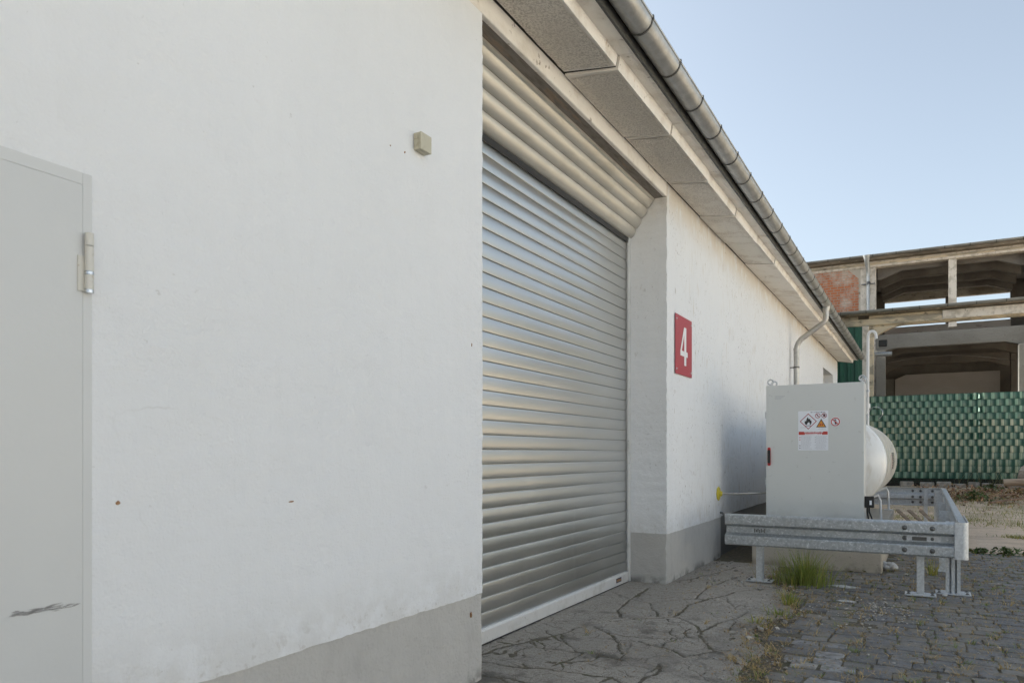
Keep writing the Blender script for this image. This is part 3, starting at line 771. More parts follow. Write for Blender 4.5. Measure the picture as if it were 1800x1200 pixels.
# lintel
lm = MB()
lm.box(XW - .035, XW + .004, 3.25, Y1 - .012, ZL - .004, ZS + .004, 0)
lm.build('lintel', M['concrete_paint'], wh, bevel=.008, segs=2)
MB().box(XW - .55, XW - .005, Y0 - .1, Y1 + .1, ZL - .001, ZL + .1, 0).build('lintel_underside', M['lintel_under'], wh)

# roof
SL = math.tan(R(8.0))
rm = MB()
rm.prism([(-1.68, 3.985), (-1.68, 4.055), (-8.0, 4.055 + 6.32 * SL), (-14.4, 4.0), (-14.4, 3.92), (-8.0, 3.985 + 6.32 * SL)], 'y', -4.3, YE + .12)
rm.build('roof', M['roof'], wh)
em = MB()       # painted eave boards, one per panel bay
PITCH, PY0 = 1.185, 4.66
ends = [PY0 - PITCH * k for k in range(8, 0, -1)] + [PY0 + PITCH * k for k in range(0, 16)] + [YE + .10]
ends = [e for e in ends if e <= YE + .11]
for a, b in zip(ends[:-1], ends[1:]):
    dz = jit(.003)
    em.prism([(-1.80, 3.974 + dz), (-1.684, 3.957 + dz), (-1.684, 3.984), (-1.80, 3.984 + .016)], 'y', a + .003, b - .003)
em.build('eave_board', M['concrete_paint'], wh, bevel=.003)
MB().prism([(-1.684, 3.95), (-1.668, 3.95), (-1.664, 4.07), (-1.684, 4.07)], 'y', -4.3, YE + .12).build('drip_edge', M['zinc_dark'], wh)
for i, (a, b) in enumerate(zip(ends[:-1], ends[1:])):
    dz = jit(.009); a += .013; b -= .013; dx = jit(.008)
    p = MB()
    zi, zo = 3.945 + dz, 3.945 + dz - (.405) * SL
    # raw underside with a bevelled painted rim, painted front face
    xi, xo = XW + .014, -1.806 + dx
    p.prism([(xi, zi + .003), (xo, zo), (xo + .018, zo + .098), (xi, zi + .14)], 'y', a, b, 1)
    r_ = .022
    raw = [(xi + .012, a + r_ + .02), (xo - .022, a + r_), (xo - .022, b - r_), (xi + .012, b - r_)]
    zz = lambda x: zi + (x - xi) * (zo - zi - .003) / (xo - xi) - .003
    if b < 11:
        n = 14; pts = []
        for k in range(4):
            q0, q1 = raw[k], raw[(k + 1) % 4]
            for s_ in range(n):
                t = s_ / n; pts.append((q0[0] + (q1[0] - q0[0]) * t + jit(.008), q0[1] + (q1[1] - q0[1]) * t + jit(.010)))
        o = [(x, y, zz(x)) for x, y in pts]
        p.add(o, [tuple(reversed(range(len(o))))], 0)
    p.build('soffit_panel', [M['concrete_raw'], M['concrete_paint']], wh, clean=False)
js = MB()  # near-black strips paint shade into the open panel joints
for e in ends[1:-1]: js.prism([(XW + .006, 3.960), (-1.822, 3.905), (-1.806, 3.985), (XW + .006, 4.05)], 'y', e - .025, e + .025)
js.box(XW + .0045, XW + .03, -4, YE, 3.956, 3.962)
js.build('joint_shade', M['dark_gap'], wh)
# gutter
GX, GZ, GR = -1.585, 4.052, .080
gm = MB()
gys = spaced(-4.3, YE + .15, .8)
prof = []
for k in range(17):
    a = R(180 + 180 * k / 16); prof.append((GX + GR * math.cos(a), GZ + GR * math.sin(a)))
inner = []
for k in range(17):
    a = R(360 - 180 * k / 16); inner.append((GX + (GR - .004) * math.cos(a), GZ + (GR - .004) * math.sin(a)))
gm.prism(prof + inner, 'y', gys[0], gys[-1], 0, 30)
gm.tube([(GX + GR - .002, gys[0], GZ + .006), (GX + GR - .002, gys[-1], GZ + .006)], .010, 8)
gut = gm.build('gutter', M['zinc'], wh, smooth=40)
endm = MB(); endm.prism([(GX - GR, GZ)] + prof[1:-1] + [(GX + GR, GZ)], 'y', YE + .146, YE + .152); endm.build('end_cap', M['zinc'], gut)
bk = MB()
ring = [(GX + (GR + .001) * math.cos(R(178 + 184 * k / 16)), GZ + (GR + .001) * math.sin(R(178 + 184 * k / 16))) for k in range(17)]
ring2 = [(GX + (GR + .006) * math.cos(R(362 - 184 * k / 16)), GZ + (GR + .006) * math.sin(R(362 - 184 * k / 16))) for k in range(17)]
YB = 4.496
bk.prism(ring + ring2, 'y', YB - .007, YB + .007)
bk.box(GX + GR - .010, GX + GR + .011, YB - .008, YB + .008, GZ - .006, GZ + .019)
br0 = bk.build('gutter_bracket', M['zinc_dark'], gut, smooth=40)
k = 1
for yb_ in [YB + .603 * i for i in range(-6, 32) if i != 0]:
    c = br0.copy(); COL.objects.link(c); c.parent = gut; c.location = Vector(br0.location) + Vector((0, yb_ - YB + jit(.02), 0))
# downpipe
DPY = 14.66
path = [(GX, DPY, 3.985), (GX, DPY, 3.84)] + [(GX - .10 + .10 * math.cos(R(a)), DPY, 3.80 + .12 * math.sin(R(-a)) + 0) for a in (15, 30, 45, 60)]
path += [(-2.02, DPY, 3.42), (-2.065, DPY, 3.36), (-2.09, DPY, 3.29), (-2.10, DPY, 3.2), (-2.10, DPY, .05)]
dp = MB()
dp.tube(path, .05, 14)
dp.tube([(GX, DPY, 4.0), (GX, DPY, 3.93), (GX, DPY, 3.9)], [.075, .062, .053], 14)
for z in (3.24,): dp.tube([(-2.10, DPY, z + .02), (-2.10, DPY, z - .02)], .0545, 14)
dpo = dp.build('downpipe', M['zinc'], wh, smooth=50)
for z in (2.9, 1.2):
    c = MB(); c.tube([(-2.10, DPY, z + .015), (-2.10, DPY, z - .015)], .0565, 14); c.box(XB, -2.15, DPY - .01, DPY + .01, z - .01, z + .01)
    c.build('pipe_clamp', M['zinc_dark'], dpo)

# --- roller shutter
random.seed(21)
XS = XR - .022
pit = .1005
sm = MB()
ysl = sorted(set(spaced(Y0 - .3, Y1 - .06, .22) + [4.80, 4.86, 4.89, 4.92, 4.98, 5.68, 5.72, 5.745, 5.77, 5.81, Y1 - .055, Y1 - .03]))
rows = []
zt = .115
slats = 34
prof = []
for i in range(slats):
    z0 = zt + i * pit
    for t, b in ((.0, .0030), (.015, .0052), (.05, .0061), (.15, .0076), (.28, .0090), (.42, .0098), (.56, .0098), (.70, .0090), (.83, .0076), (.92, .0061), (.945, .0050), (.955, -.004), (.99, -.004)):
        prof.append((b, z0 + t * pit, i))
prof.append((0, zt + slats * pit, slats))
vs, fs = [], []
lean = [jit(.0006) for _ in range(slats + 1)]
for y in ysl:
    for b, z, i in prof:
        d = b + lean[i] * (1 if b > .003 else 0)
        if b > .0045:
            for yc, lo, hi, amp in ((4.89, 0, 9, .0028), (5.745, 1, 6, .0026)):
                if lo <= i <= hi:
                    sk = yc + .02 * math.sin(i * 1.3)
                    d -= amp * math.exp(-((y - sk) / .022) ** 2)
            d += .0006 * math.sin(y * 1.3 + i * .9)
        vs.append((XS + d, y, z))
n = len(prof)
for j in range(len(ysl) - 1):
    for k in range(n - 1):
        fs.append((j * n + k, (j + 1) * n + k, (j + 1) * n + k + 1, j * n + k + 1))
sm.add(vs, fs)
shut = sm.build('roller_shutter', M['shutter'], wh, clean=False, smooth=50)
b = MB()
b.prism([(XS - .01, .012), (XS + .028, .012), (XS + .028, .095), (XS + .020, .112), (XS - .01, .116)], 'y', Y0 - .2, Y1 - .058)
b.build('bottom_rail', M['white_metal'], shut, bevel=.002)
b = MB(); b.box(XS - .005, XS + .02, Y0 - .2, Y1 - .06, -.01, .013); b.build('rubber_seal', M['black'], shut)
for ya, yb2 in ((Y1 - .055, Y1 - .003), (Y0 + .003, Y0 + .055)):
    gr = MB()
    gr.box(XR - .06, XR + .012, ya + (.006 if ya > 5 else 0), yb2 - (0 if ya > 5 else .006), .006, 3.46)
    gr.box(XR + .002, XR + .004, ya - (.010 if ya > 5 else -.045), yb2 - (.046 if ya > 5 else -.01), .02, 3.44)
    gr.build('guide_rail', M['white_metal'], shut, bevel=.002)
# housing: four slanted ribs
hp0, hp1 = Vector((-2.588, 3.455)), Vector((-2.352, 3.822))
u = (hp1 - hp0); ln = u.length; u /= ln; nrm = Vector((u.y, -u.x))
pts = []
for i in range(4):
    for t in (.02, .10, .22, .36, .5, .64, .78, .90, .98):
        bl = .020 * (1 - (2 * t - 1) ** 2) ** .6
        q = hp0 + u * ln * (i + t) / 4 + nrm * bl; pts.append((q.x, q.y))
    q = hp0 + u * ln * (i + 1) / 4 - nrm * .004; pts.append((q.x, q.y))
back = [(hp1.x - .03, hp1.y), (-2.66, 3.80), (-2.66, 3.50), (-2.60, 3.452)]
hm = MB(); hm.prism(pts + back, 'y', Y0 - .05, Y1 - .010, 0, 1)
hm.build('shutter_housing', M['housing'], shut, smooth=35)
bs = MB(); bs.box(XS + .012, -2.592, Y0 - .05, Y1 - .06, 3.405, 3.452); bs.build('slot_shadow', M['black'], shut)  # black strip paints the shadow in the slot below the housing
hl = MB(); hl.prism([(-2.352, 3.816), (-2.335, 3.818), (-2.335, 3.80), (-2.35, 3.79)], 'y', Y0 - .05, Y1 - .01); hl.build('housing_flange', M['housing'], shut)
# maker's plate
pc = on_x(1087.5, 1019, XS + .028); pw, ph = .135, .042
pb = MB(); pb.box(XS + .0285, XS + .0305, pc.y - pw / 2, pc.y + pw / 2, .042, .042 + ph)
tv, tf = text_mesh('HÖRMANN', .034)
mxw = max(v[0] for v in tv) - min(v[0] for v in tv)
pb.add([(XS + .0315, pc.y + v[0] * .115 / mxw, .042 + ph / 2 + v[1] * .9 - .002) for v in tv], tf, 1)
pb.build('maker_plate', [M['navy'], M['plate_orange']], shut, clean=False)
MB().box(-3.2, -2.70, Y0 - .4, Y1 + .4, 0, 3.9).build('gate_interior', M['dark_gap'], wh)

# --- side door
dm = MB(); dm.box(XW - .04, XW + .0035, DY0 + .05, 1.2930, .03, DZ - .0335)
sdoor = dm.build('side_door', M['door_paint'], wh, bevel=.0015, segs=2)
fm = MB()
fm.box(XW - .10, XW + .003, 1.2935, DY1 + .003, 0, DZ + .003); fm.box(XW - .10, XW + .003, DY0 - .003, 1.2933, DZ - .033, DZ + .003); fm.box(XW - .10, XW + .003, DY0 - .003, DY0 + .046, 0, DZ - .034)
fm.build('door_frame', M['frame_paint'], sdoor, bevel=.001)
hz = on_x(157, 462, XW + .022)
def hinge(zc):
    h = MB(); hx, hy = XW + .018, on_x(157, 462, XW + .018).y
    for z0, z1, mi in ((-.09, -.080, 1), (-.079, -.036, 0), (-.035, -.026, 1), (-.025, .05, 0), (.052, .09, 0)):
        h.tube([(hx, hy, zc + z0), (hx, hy, zc + z1)], .0125, 16, mi)
    h.box(XW + .003, XW + .009, hy - .028, hy - .008, zc - .085, zc + .02, 0)
    h.build('hinge', [M['hinge'], M['steel']], sdoor, smooth=40)
hinge(hz.z); hinge(.32)
sc_ = MB()      # scuff mark on the leaf: a bundle of thin rubbed streaks
p0, p1 = on_x(14, 1083, XW + .0047), on_x(132, 1061, XW + .0047)
for i in range(34):
    t = random.random() ** 1.25; ln_ = random.uniform(.02, .075) * (1 if t < .6 else .5); w_ = random.uniform(.001, .0034) * (1 if t < .55 else .6)
    y_, z_ = p0.y + (p1.y - p0.y) * t, p0.z + (p1.z - p0.z) * t + random.gauss(0, .003) + (.007 if .25 < t < .6 and random.random() < .35 else 0)
    sl_ = (p1.z - p0.z) / (p1.y - p0.y) + jit(.08); xx = XW + .0045 + i * .00002
    if y_ + ln_ > 1.288: ln_ = 1.288 - y_
    if ln_ < .004: continue
    sc_.add([(xx, y_, z_), (xx, y_ + ln_ * .4, z_ + ln_ * .4 * sl_ - w_), (xx, y_ + ln_, z_ + ln_ * sl_), (xx, y_ + ln_ * .5, z_ + ln_ * .5 * sl_ + w_)], [(0, 1, 2, 3)])
sc_.build('scuff_mark', M['scuff'], sdoor, clean=False)
# small rusty fixings left in the wall
for px, py, w_, h_ in ((207, 883, .016, .013), (512, 881, .03, .006), (828, 1080, .012, .03), (711, 268, .006, .010), (686, 256, .006, .006), (829, 606, .006, .02)):
    p = on_x(px, py, XW)
    q = MB(); q.rock((XW - (.007 if p.z < PL else 0), p.y, p.z), 1, 1, sub=2)
    q.v = [((v[0] - XW) * .006 + XW, (v[1] - p.y) * w_ * .52 + p.y, (v[2] - p.z) * h_ * .52 + p.z) for v in q.v]
    q.build('rusty_fixing', M['rust'], wh, smooth=60)
# far window
fw = MB()
fw.box(XB - .25, XB - .20, WN[0] + .002, WN[1] - .002, WN[2] + .002, WN[2] + .06); fw.box(XB - .25, XB - .20, WN[0] + .002, WN[1] - .002, WN[3] - .06, WN[3] - .002)
for y_ in (WN[0] + .03, (WN[0] + WN[1]) / 2, WN[1] - .03): fw.box(XB - .249, XB - .201, y_ - .028, y_ + .028, WN[2] + .061, WN[3] - .061)
win = fw.build('window', M['cab_side'], wh)
MB().box(XB - .23, XB - .225, WN[0] + .01, WN[1] - .01, WN[2] + .01, WN[3] - .01).build('pane', M['glass'], win)
MB().box(XB + .003, XB + .09, WN[0] - .1, WN[1] + .1, WN[2] - .06, WN[2] - .002).build('sill', M['slab'], win, bevel=.006)

# ================================================================== FIXTURES ON THE WALL
jb = on_x(733, 252, XW)
j = thing('junction_box', (XW, jb.y + .03, jb.z), 'small beige plastic junction box screwed to the white wall left of the shutter', 'junction box')
m = MB(); m.box(XW + .001, XW + .034, jb.y - .030, jb.y + .058, jb.z - .045, jb.z + .040)
m.build('box_base', M['box_plastic'], j, bevel=.004, segs=2)
m = MB(); m.box(XW + .0345, XW + .048, jb.y - .031, jb.y + .059, jb.z - .046, jb.z + .041); m.build('lid', M['box_plastic'], j, bevel=.004, segs=2)
for zz_ in (.018, -.016):
    m = MB(); m.lathe([(.002, -.004), (.0105, -.004), (.0105, 0), (.0085, .001), (.002, .001)], (XW + .018, jb.y - .0305, jb.z + zz_), 'y', 14); m.build('knockout', M['box_plastic'], j, smooth=40)

# number sign
a0, a1, b1 = on_x(1185, 549, XW), on_x(1214, 566, XW), on_x(1185, 655, XW)
sy0, sy1, sz0, sz1 = a0.y, a1.y, (b1.z + on_x(1214, 665, XW).z) / 2, (a0.z + a1.z) / 2
sg = thing('number_sign', (XW, (sy0 + sy1) / 2, sz0), 'red metal plate with a white number 4 on the wall right of the shutter', 'sign')
m = MB(); m.box(XW + .010, XW + .014, sy0, sy1, sz0, sz1); m.build('plate', M['red'], sg, bevel=.0015)
W_, H_ = .27, .40
out = [(0, .36), (.50, 1.0), (.80, 1.0), (.80, .37), (1, .37), (1, .235), (.80, .235), (.80, 0), (.52, 0), (.52, .235), (0, .235)]
inn = [(.19, .37), (.52, .37), (.52, .80)]
pl_ = [[Vector((p, q, 0)) for p, q in out], [Vector((p, q, 0)) for p, q in inn]]
tri = tessellate_polygon(pl_); allp = out + inn
yo, zo_ = (sy0 + sy1) / 2 - W_ / 2 + .0, (sz0 + sz1) / 2 - H_ / 2 + .0
m = MB(); m.add([(XW + .0155, yo + p * W_, zo_ + q * H_) for p, q in allp], [tuple(t) for t in tri]); m.build('numeral', M['sign_white'], sg, clean=False)
for yy in (sy0 + .04, sy1 - .04):
    for z_ in (sz0 + .05, sz1 - .05):
        m = MB(); m.lathe([(.011, 0), (.011, .003), (.006, .006), (.001, .0065)], (XW + .014, yy, z_), 'x', 12); m.build('screw', M['steel'], sg, smooth=40)

# ================================================================== GAS INSTALLATION
YC = 9.15
cx0, cx1 = on_y(1347, 790, YC).x, on_y(1518.5, 790, YC).x
czt = on_y(1346, 678, YC).z
SLAB_Z = .45
sb = MB(); sb.prism([(-1.76, 8.85), (-.40, 8.85), (-.40, 12.4), (-1.76, 12.4)], 'z', -.05, SLAB_Z)
tag(sb.build('concrete_base', M['slab'], None, bevel=.015, segs=2), 'thick concrete base slab under the grey cabinet and white tank', 'slab')
cab = thing('gas_cabinet', ((cx0 + cx1) / 2, YC + .2, SLAB_Z), 'tall grey steel control cabinet with warning stickers on the concrete base', 'cabinet')
cy1 = YC + .36
m = MB(); m.box(cx0, cx1, YC + .028, cy1, SLAB_Z, czt - .004, 0); m.build('cabinet_body', M['cab_side'], cab, bevel=.004)
m = MB(); m.box(cx0 - .002, cx1 + .002, YC, YC + .024, SLAB_Z + .01, czt); m.build('cabinet_door', M['cabinet'], cab, bevel=.004, segs=2)
for ex in (cx0 + .04, cx1 - .02):
    for ey in (YC + .05, cy1 - .05):
        m = MB(); m.tube(arc((ex, ey, czt + .045), .030, 0, 360, 20), .009, 8, caps=False); m.tube([(ex, ey, czt - .003), (ex, ey, czt + .018)], .012, 10)
        m.lathe([(.022, 0), (.022, .006), (.012, .008)], (ex, ey, czt - .004), 'z', 14)
        m.build('lifting_eye', M['galv_light'], cab, smooth=50)
hc = on_y(1350.5, 802, YC)
m = MB()
hw, hh = .017, .110
def pill(c, w_, z0, z1):
    return [(c + w_ * math.cos(R(a)), z1 - w_ + w_ * math.sin(R(a))) for a in range(0, 181, 20)] + [(c + w_ * math.cos(R(a)), z0 + w_ + w_ * math.sin(R(a))) for a in range(180, 361, 20)]
hx = cx0 + .034
m.prism(pill(hx, hw, hc.z - hh, hc.z + hh), 'y', YC - .016, YC - .001, 0)
m.prism(pill(hx, hw * .92, hc.z - hh * .74, hc.z + hh * .74), 'y', YC - .030, YC - .0165, 1)
m.build('swing_handle', [M['handle_red'], M['black']], cab, smooth=40)
for z_ in (czt - .35, czt - 1.15):
    m = MB(); m.tube([(cx0 - .008, YC + .02, z_ - .04), (cx0 - .008, YC + .02, z_ + .04)], .008, 10); m.build('door_hinge', M['galv_light'], cab)
# faded lettering, top left
m = MB(); q = on_y(1362, 697, YC - .001)
for r_ in range(3):
    x_ = q.x
    while x_ < q.x + .11 - .02 * r_:
        w_ = random.uniform(.004, .010); m.add([(x_, YC - .001, q.z - r_ * .014), (x_ + w_, YC - .001, q.z - r_ * .014), (x_ + w_, YC - .001, q.z + .006 - r_ * .014), (x_, YC - .001, q.z + .006 - r_ * .014)], [(0, 1, 2, 3)]); x_ += w_ + .004
m.build('faded_print', M['ink_grey'], cab, clean=False)
# warning poster: coordinates in fractions of the sheet
P0, P1 = on_y(1403, 722.5, YC), on_y(1456, 791, YC)
px0, px1, pz1, pz0 = P0.x, P1.x, P0.z, P1.z
PW, PH = px1 - px0, pz1 - pz0
m = MB(); dpt = [YC - .0016]
def fxy(u_, v_, l=0): return (px0 + u_ * PW, YC - .0020 - .0006 * l, pz1 - v_ * PH)
def poly(pts_, mi, l=1):
    tr = tessellate_polygon([[Vector((a, b, 0)) for a, b in pts_]])
    m.add([fxy(a, b, l) for a, b in pts_], [tuple(t) for t in tr], mi)
def rect(u0, v0, u1, v1, mi, l=1): poly([(u0, v0), (u1, v0), (u1, v1), (u0, v1)], mi, l)
def ringp(cu, cv, ro, ri, mi, l, n=28, asp=PW / PH):
    o_ = [fxy(cu + ro * math.cos(2 * math.pi * k / n), cv + ro * asp * math.sin(2 * math.pi * k / n), l) for k in range(n)]
    i_ = [fxy(cu + ri * math.cos(2 * math.pi * k / n), cv + ri * asp * math.sin(2 * math.pi * k / n), l) for k in range(n)]
    m.add(o_ + i_, [(k, (k + 1) % n, n + (k + 1) % n, n + k) for k in range(n)], mi)
asp = PW / PH
m.add([fxy(0, 0), fxy(1, 0), fxy(1, 1), fxy(0, 1)], [(0, 1, 2, 3)], 0)
# flame diamond
c0, c1, rr = .34, .265, .285
def diam(r): return [(c0 - r, c1), (c0, c1 - r * asp), (c0 + r, c1), (c0, c1 + r * asp)]
poly(diam(rr), 1, 1); poly(diam(rr * .88), 0, 2)
fl = [(-.10, .085), (-.125, .03), (-.10, -.02), (-.075, .0), (-.05, -.075), (-.02, -.125), (.0, -.09), (.03, -.055), (.055, -.085), (.075, -.02), (.10, -.035), (.115, .03), (.09, .085), (.05, .105), (.055, .05), (.02, .02), (-.02, .045), (-.05, .10)]
poly([(c0 + a, c1 + b * asp * 1.25) for a, b in fl], 2, 3); rect(c0 - .09, c1 + .105, c0 + .09, c1 + .118, 2, 3)
for i in range(9): rect(.42 + .055 * i, .028, .42 + .055 * i + random.uniform(.03, .048), .046, 5 if i % 3 else 2, 1)
# two prohibition roundels
for k, (cu, cv) in enumerate(((.655, .125), (.865, .125))):
    ringp(cu, cv, .088, .070, 1, 2)
    if k: poly([(cu - .03, cv + .04 * asp), (cu + .03, cv + .04 * asp), (cu + .045, cv - .01), (cu + .02, cv - .055 * asp), (cu - .03, cv - .05 * asp)], 2, 2)
    else: poly([(cu - .05, cv - .04 * asp), (cu - .02, cv - .055 * asp), (cu + .03, cv + .01), (cu + .05, cv + .045 * asp), (cu + .01, cv + .04 * asp), (cu - .02, cv)], 2, 2)
    poly([(cu - .058, cv - .046 * asp), (cu - .046, cv - .058 * asp), (cu + .058, cv + .046 * asp), (cu + .046, cv + .058 * asp)], 1, 3)
# orange triangle
poly([(.60, .42), (.77, .205), (.94, .42)], 2, 1); poly([(.645, .402), (.77, .245), (.895, .402)], 3, 2); rect(.72, .325, .755, .38, 6, 3); rect(.785, .325, .82, .38, 6, 3)
for u0, v0, n_ in ((.08, .415, 4), (.66, .45, 6)):
    for i in range(n_): rect(u0 + i * .045, v0, u0 + i * .045 + .034, v0 + .010, 5, 1)
rect(.02, .525, .98, .605, 4, 1)
for i in range(16): rect(.20 + i * .040, .520, .20 + i * .040 + random.uniform(.020, .034), .552, 0, 2)
for i in range(14): rect(.23 + i * .041, .572, .23 + i * .041 + random.uniform(.020, .034), .612, 0, 2)
for cu in (.10, .60):
    for r_ in range(13):
        v_ = .645 + r_ * .026; u_ = cu; end = cu + random.uniform(.26, .38)
        while u_ < end:
            w_ = random.uniform(.02, .06); rect(u_, v_, min(u_ + w_, end), v_ + .007, 5, 1); u_ += w_ + .014
for v_ in (.66, .72, .78, .86, .93): rect(.565, v_, .578, v_ + .02, 2 if v_ < .8 else 5, 1)
for v_, mi in ((.66, 4), (.72, 4), (.87, 2), (.93, 2)): rect(.045, v_, .075, v_ + .022, mi, 1)
m.build('warning_poster', [M['paper'], M['sticker_maroon'], M['ink'], M['orange'], M['sticker_red'], M['ink_grey'], M['sticker_maroon']], cab, clean=False)
# round no-phones sticker
m = MB(); q = on_y(1468.5, 741, YC); cu, cv = (q.x - px0) / PW, (pz1 - q.z) / PH
poly([(cu + .165 * math.cos(2 * math.pi * k / 28), cv + .165 * asp * math.sin(2 * math.pi * k / 28)) for k in range(28)], 0, 1)
ringp(cu, cv, .150, .118, 1, 2)
poly([(cu - .035, cv - .085 * asp), (cu + .02, cv - .095 * asp), (cu + .04, cv + .08 * asp), (cu - .015, cv + .09 * asp)], 2, 2)
rect(cu - .012, cv - .05 * asp, cu + .010, cv + .02 * asp, 0, 3)
poly([(cu - .098, cv - .070 * asp), (cu - .078, cv - .092 * asp), (cu + .098, cv + .070 * asp), (cu + .078, cv + .092 * asp)], 1, 4)
m.build('prohibition_sticker', [M['paper'], M['sticker_red'], M['ink']], cab, clean=False)
# black socket box on the right flank with its cables
q = on_y(1532, 884, YC + .02)
m = MB(); m.box(cx1 + .004, cx1 + .10, YC + .03, YC + .11, q.z - .055, q.z + .075); skt = m.build('socket_box', M['black'], cab, bevel=.006, segs=2)
m = MB(); m.box(cx1 + .055, cx1 + .078, YC + .027, YC + .031, q.z - .02, q.z + .03); m.build('switch', M['paper'], skt)
for dx, s_ in ((.03, .02), (.05, .05)):
    m = MB(); m.tube([(cx1 + dx, YC + .07, q.z - .05), (cx1 + dx, YC + .07, q.z - .10), (cx1 + dx + s_ * .5, YC + .08, q.z - .17), (cx1 + dx + s_, YC + .08, SLAB_Z - .0), ], .009, 8); m.build('cable', M['black'], skt, smooth=60)

# tank
tk = thing('gas_tank', (-.97, 11.6, SLAB_Z), 'white horizontal gas tank with domed ends lying behind the grey cabinet', 'tank')
TR, TX, TZ = .58, -.97, 1.18
ya_, yb_ = 9.86, 13.4
prof = []
for k in range(11):
    a = R(90 * k / 10); prof.append((max(.002, TR * math.sin(a)), ya_ - .30 * math.cos(a) ** 1.0))
for k in range(1, 12): prof.append((TR, ya_ + (yb_ - ya_) * k / 12))
for k in range(11):
    a = R(90 - 90 * k / 10); prof.append((max(.002, TR * math.sin(a)), yb_ + .30 * math.cos(a)))
m = MB(); m.lathe(prof[:11], (TX, 0, TZ), 'y', 56); m.build('dome', M['tank'], tk, smooth=50)
m = MB(); m.lathe(prof[-11:], (TX, 0, TZ), 'y', 56); m.build('dome', M['tank'], tk, smooth=50)
m = MB(); m.lathe([(TR + .0015, ya_ + .001)] + [(TR + .0015, p[1]) for p in prof[11:-12]] + [(TR + .0015, yb_ - .001)], (TX, 0, TZ), 'y', 56); m.build('shell', M['tank_body'], tk, smooth=50)
for y_ in (ya_, 10.55, 11.25, 12.3, yb_):
    m = MB(); m.lathe([(TR - .004, -.012), (TR + .004, -.010), (TR + .004, .010), (TR - .004, .012)], (TX, y_, TZ), 'y', 56); m.build('weld_seam', M['tank'], tk, smooth=50)
for x_, y_ in ((TX + .50, 9.98), (TX - .50, 9.98), (TX + .50, 12.18), (TX - .50, 12.18)):
    m = MB(); sg_ = 1 if x_ > TX else -1
    m.tube([(x_ - .16 * sg_, y_, TZ - .46), (x_ - .02 * sg_, y_, TZ - .40), (x_, y_, TZ - .46), (x_ + .01 * sg_, y_, SLAB_Z + .01)], .016, 10)
    m.box(x_ - .05, x_ + .06, y_ - .05, y_ + .05, SLAB_Z + .0005, SLAB_Z + .012); m.build('leg', M['white_pipe'], tk, smooth=50)
# data plate with illegible print on the flank
m = MB()
def onshell(al, y_, o_=.003): return (TX + (TR + o_) * math.cos(al), y_, TZ + (TR + o_) * math.sin(al))
for r_ in range(7):
    y_ = 11.45 + r_ * .13; a_ = .20
    while a_ > -.18:
        w_ = random.uniform(.02, .06)
        m.add([onshell(a_, y_), onshell(a_, y_ + .07), onshell(a_ - w_, y_ + .07), onshell(a_ - w_, y_)], [(0, 1, 2, 3)]); a_ -= w_ + .02
m.build('printed_notice', M['ink'], tk, clean=False)
m = MB()
m.add([onshell(a_, y_) for a_ in (.16, .05, -.06, -.17) for y_ in (11.30, 11.36)], [(0, 1, 3, 2), (2, 3, 5, 4), (4, 5, 7, 6)]); m.build('red_stripe', M['sticker_red'], tk, clean=False)
# valve dome on top
m = MB(); m.lathe([(.16, -.02), (.16, .10), (.14, .13), (.02, .15)], (TX, 11.4, TZ + TR), 'z', 24); m.build('valve_cover', M['tank'], tk, smooth=40)

# vent pipe: rises behind the cabinet's right edge
vx, vy = -.585, 9.62
q0, q1 = on_y(1524, 722, vy), on_y(1526, 590, vy)
vp = thing('vent_pipe', (vx, vy, q0.z - .03), 'thin white vent pipe with hooked top rising behind the grey cabinet', 'pipe')
path = [(vx - .14, vy, q0.z - .045), (vx - .06, vy, q0.z - .045), (vx - .02, vy, q0.z - .03), (vx, vy, q0.z + .02), (vx + .004, vy, q1.z - .02)]
path += [(vx + .004 + .042 - .042 * math.cos(R(a)), vy, q1.z - .0 + .05 * math.sin(R(a))) for a in (0, 30, 60, 90, 120, 150, 175)] + [(vx + .09, vy, q1.z - .04)]
m = MB(); m.tube(path, .0165, 12); m.build('pipe', M['white_pipe'], vp, smooth=60)
m = MB(); z_ = on_y(1526, 687, vy).z; m.tube([(vx + .001, vy, z_ - .012), (vx + .001, vy, z_ + .012)], .023, 12); m.build('coupling', M['galv_light'], vp, smooth=40)
m = MB(); m.box(vx - .10, vx - .02, vy - .02, vy - .002, z_ - .01, z_ + .01); m.box(vx - .11, vx - .10, vy - .10, vy, z_ - .02, z_ + .02); m.build('bracket', M['galv_light'], vp)
vl = thing('filling_valve', (vx + .03, 10.1, TZ + .55), 'small grey valve fitting with looped wire on top of the white tank', 'valve')
m = MB(); m.tube([(vx - .02, 9.95, TZ + .38), (vx - .02, 9.95, TZ + .66)], .018, 10); m.lathe([(.03, 0), (.03, .05), (.018, .06)], (vx - .02, 9.95, TZ + .66), 'z', 12); m.build('valve_stem', M['galv_light'], vl, smooth=40)
m = MB(); m.tube(arc((vx + .07, 9.95, TZ + .60), .075, -60, 200, 26), .0025, 6); m.build('wire_loop', M['steel'], vl, smooth=60)

# gas line through the wall
q = on_x(1262, 867, XW)
gp = thing('gas_pipe', (XW, q.y, q.z), 'thin pipe with yellow wall flange running to the left side of the cabinet', 'pipe')
m = MB(); m.tube([(XW - .02, q.y, q.z), (XW + .20, q.y + .03, q.z), (cx0 + .005, YC + .25, q.z + .012)], .014, 12); m.build('pipe', M['zinc'], gp, smooth=60)
m = MB(); m.lathe([(.085, 0), (.085, .014), (.06, .02), (.035, .022), (.03, .05), (.02, .055)], (XW, q.y, q.z), 'x', 8); m.build('wall_flange', M['yellow'], gp)
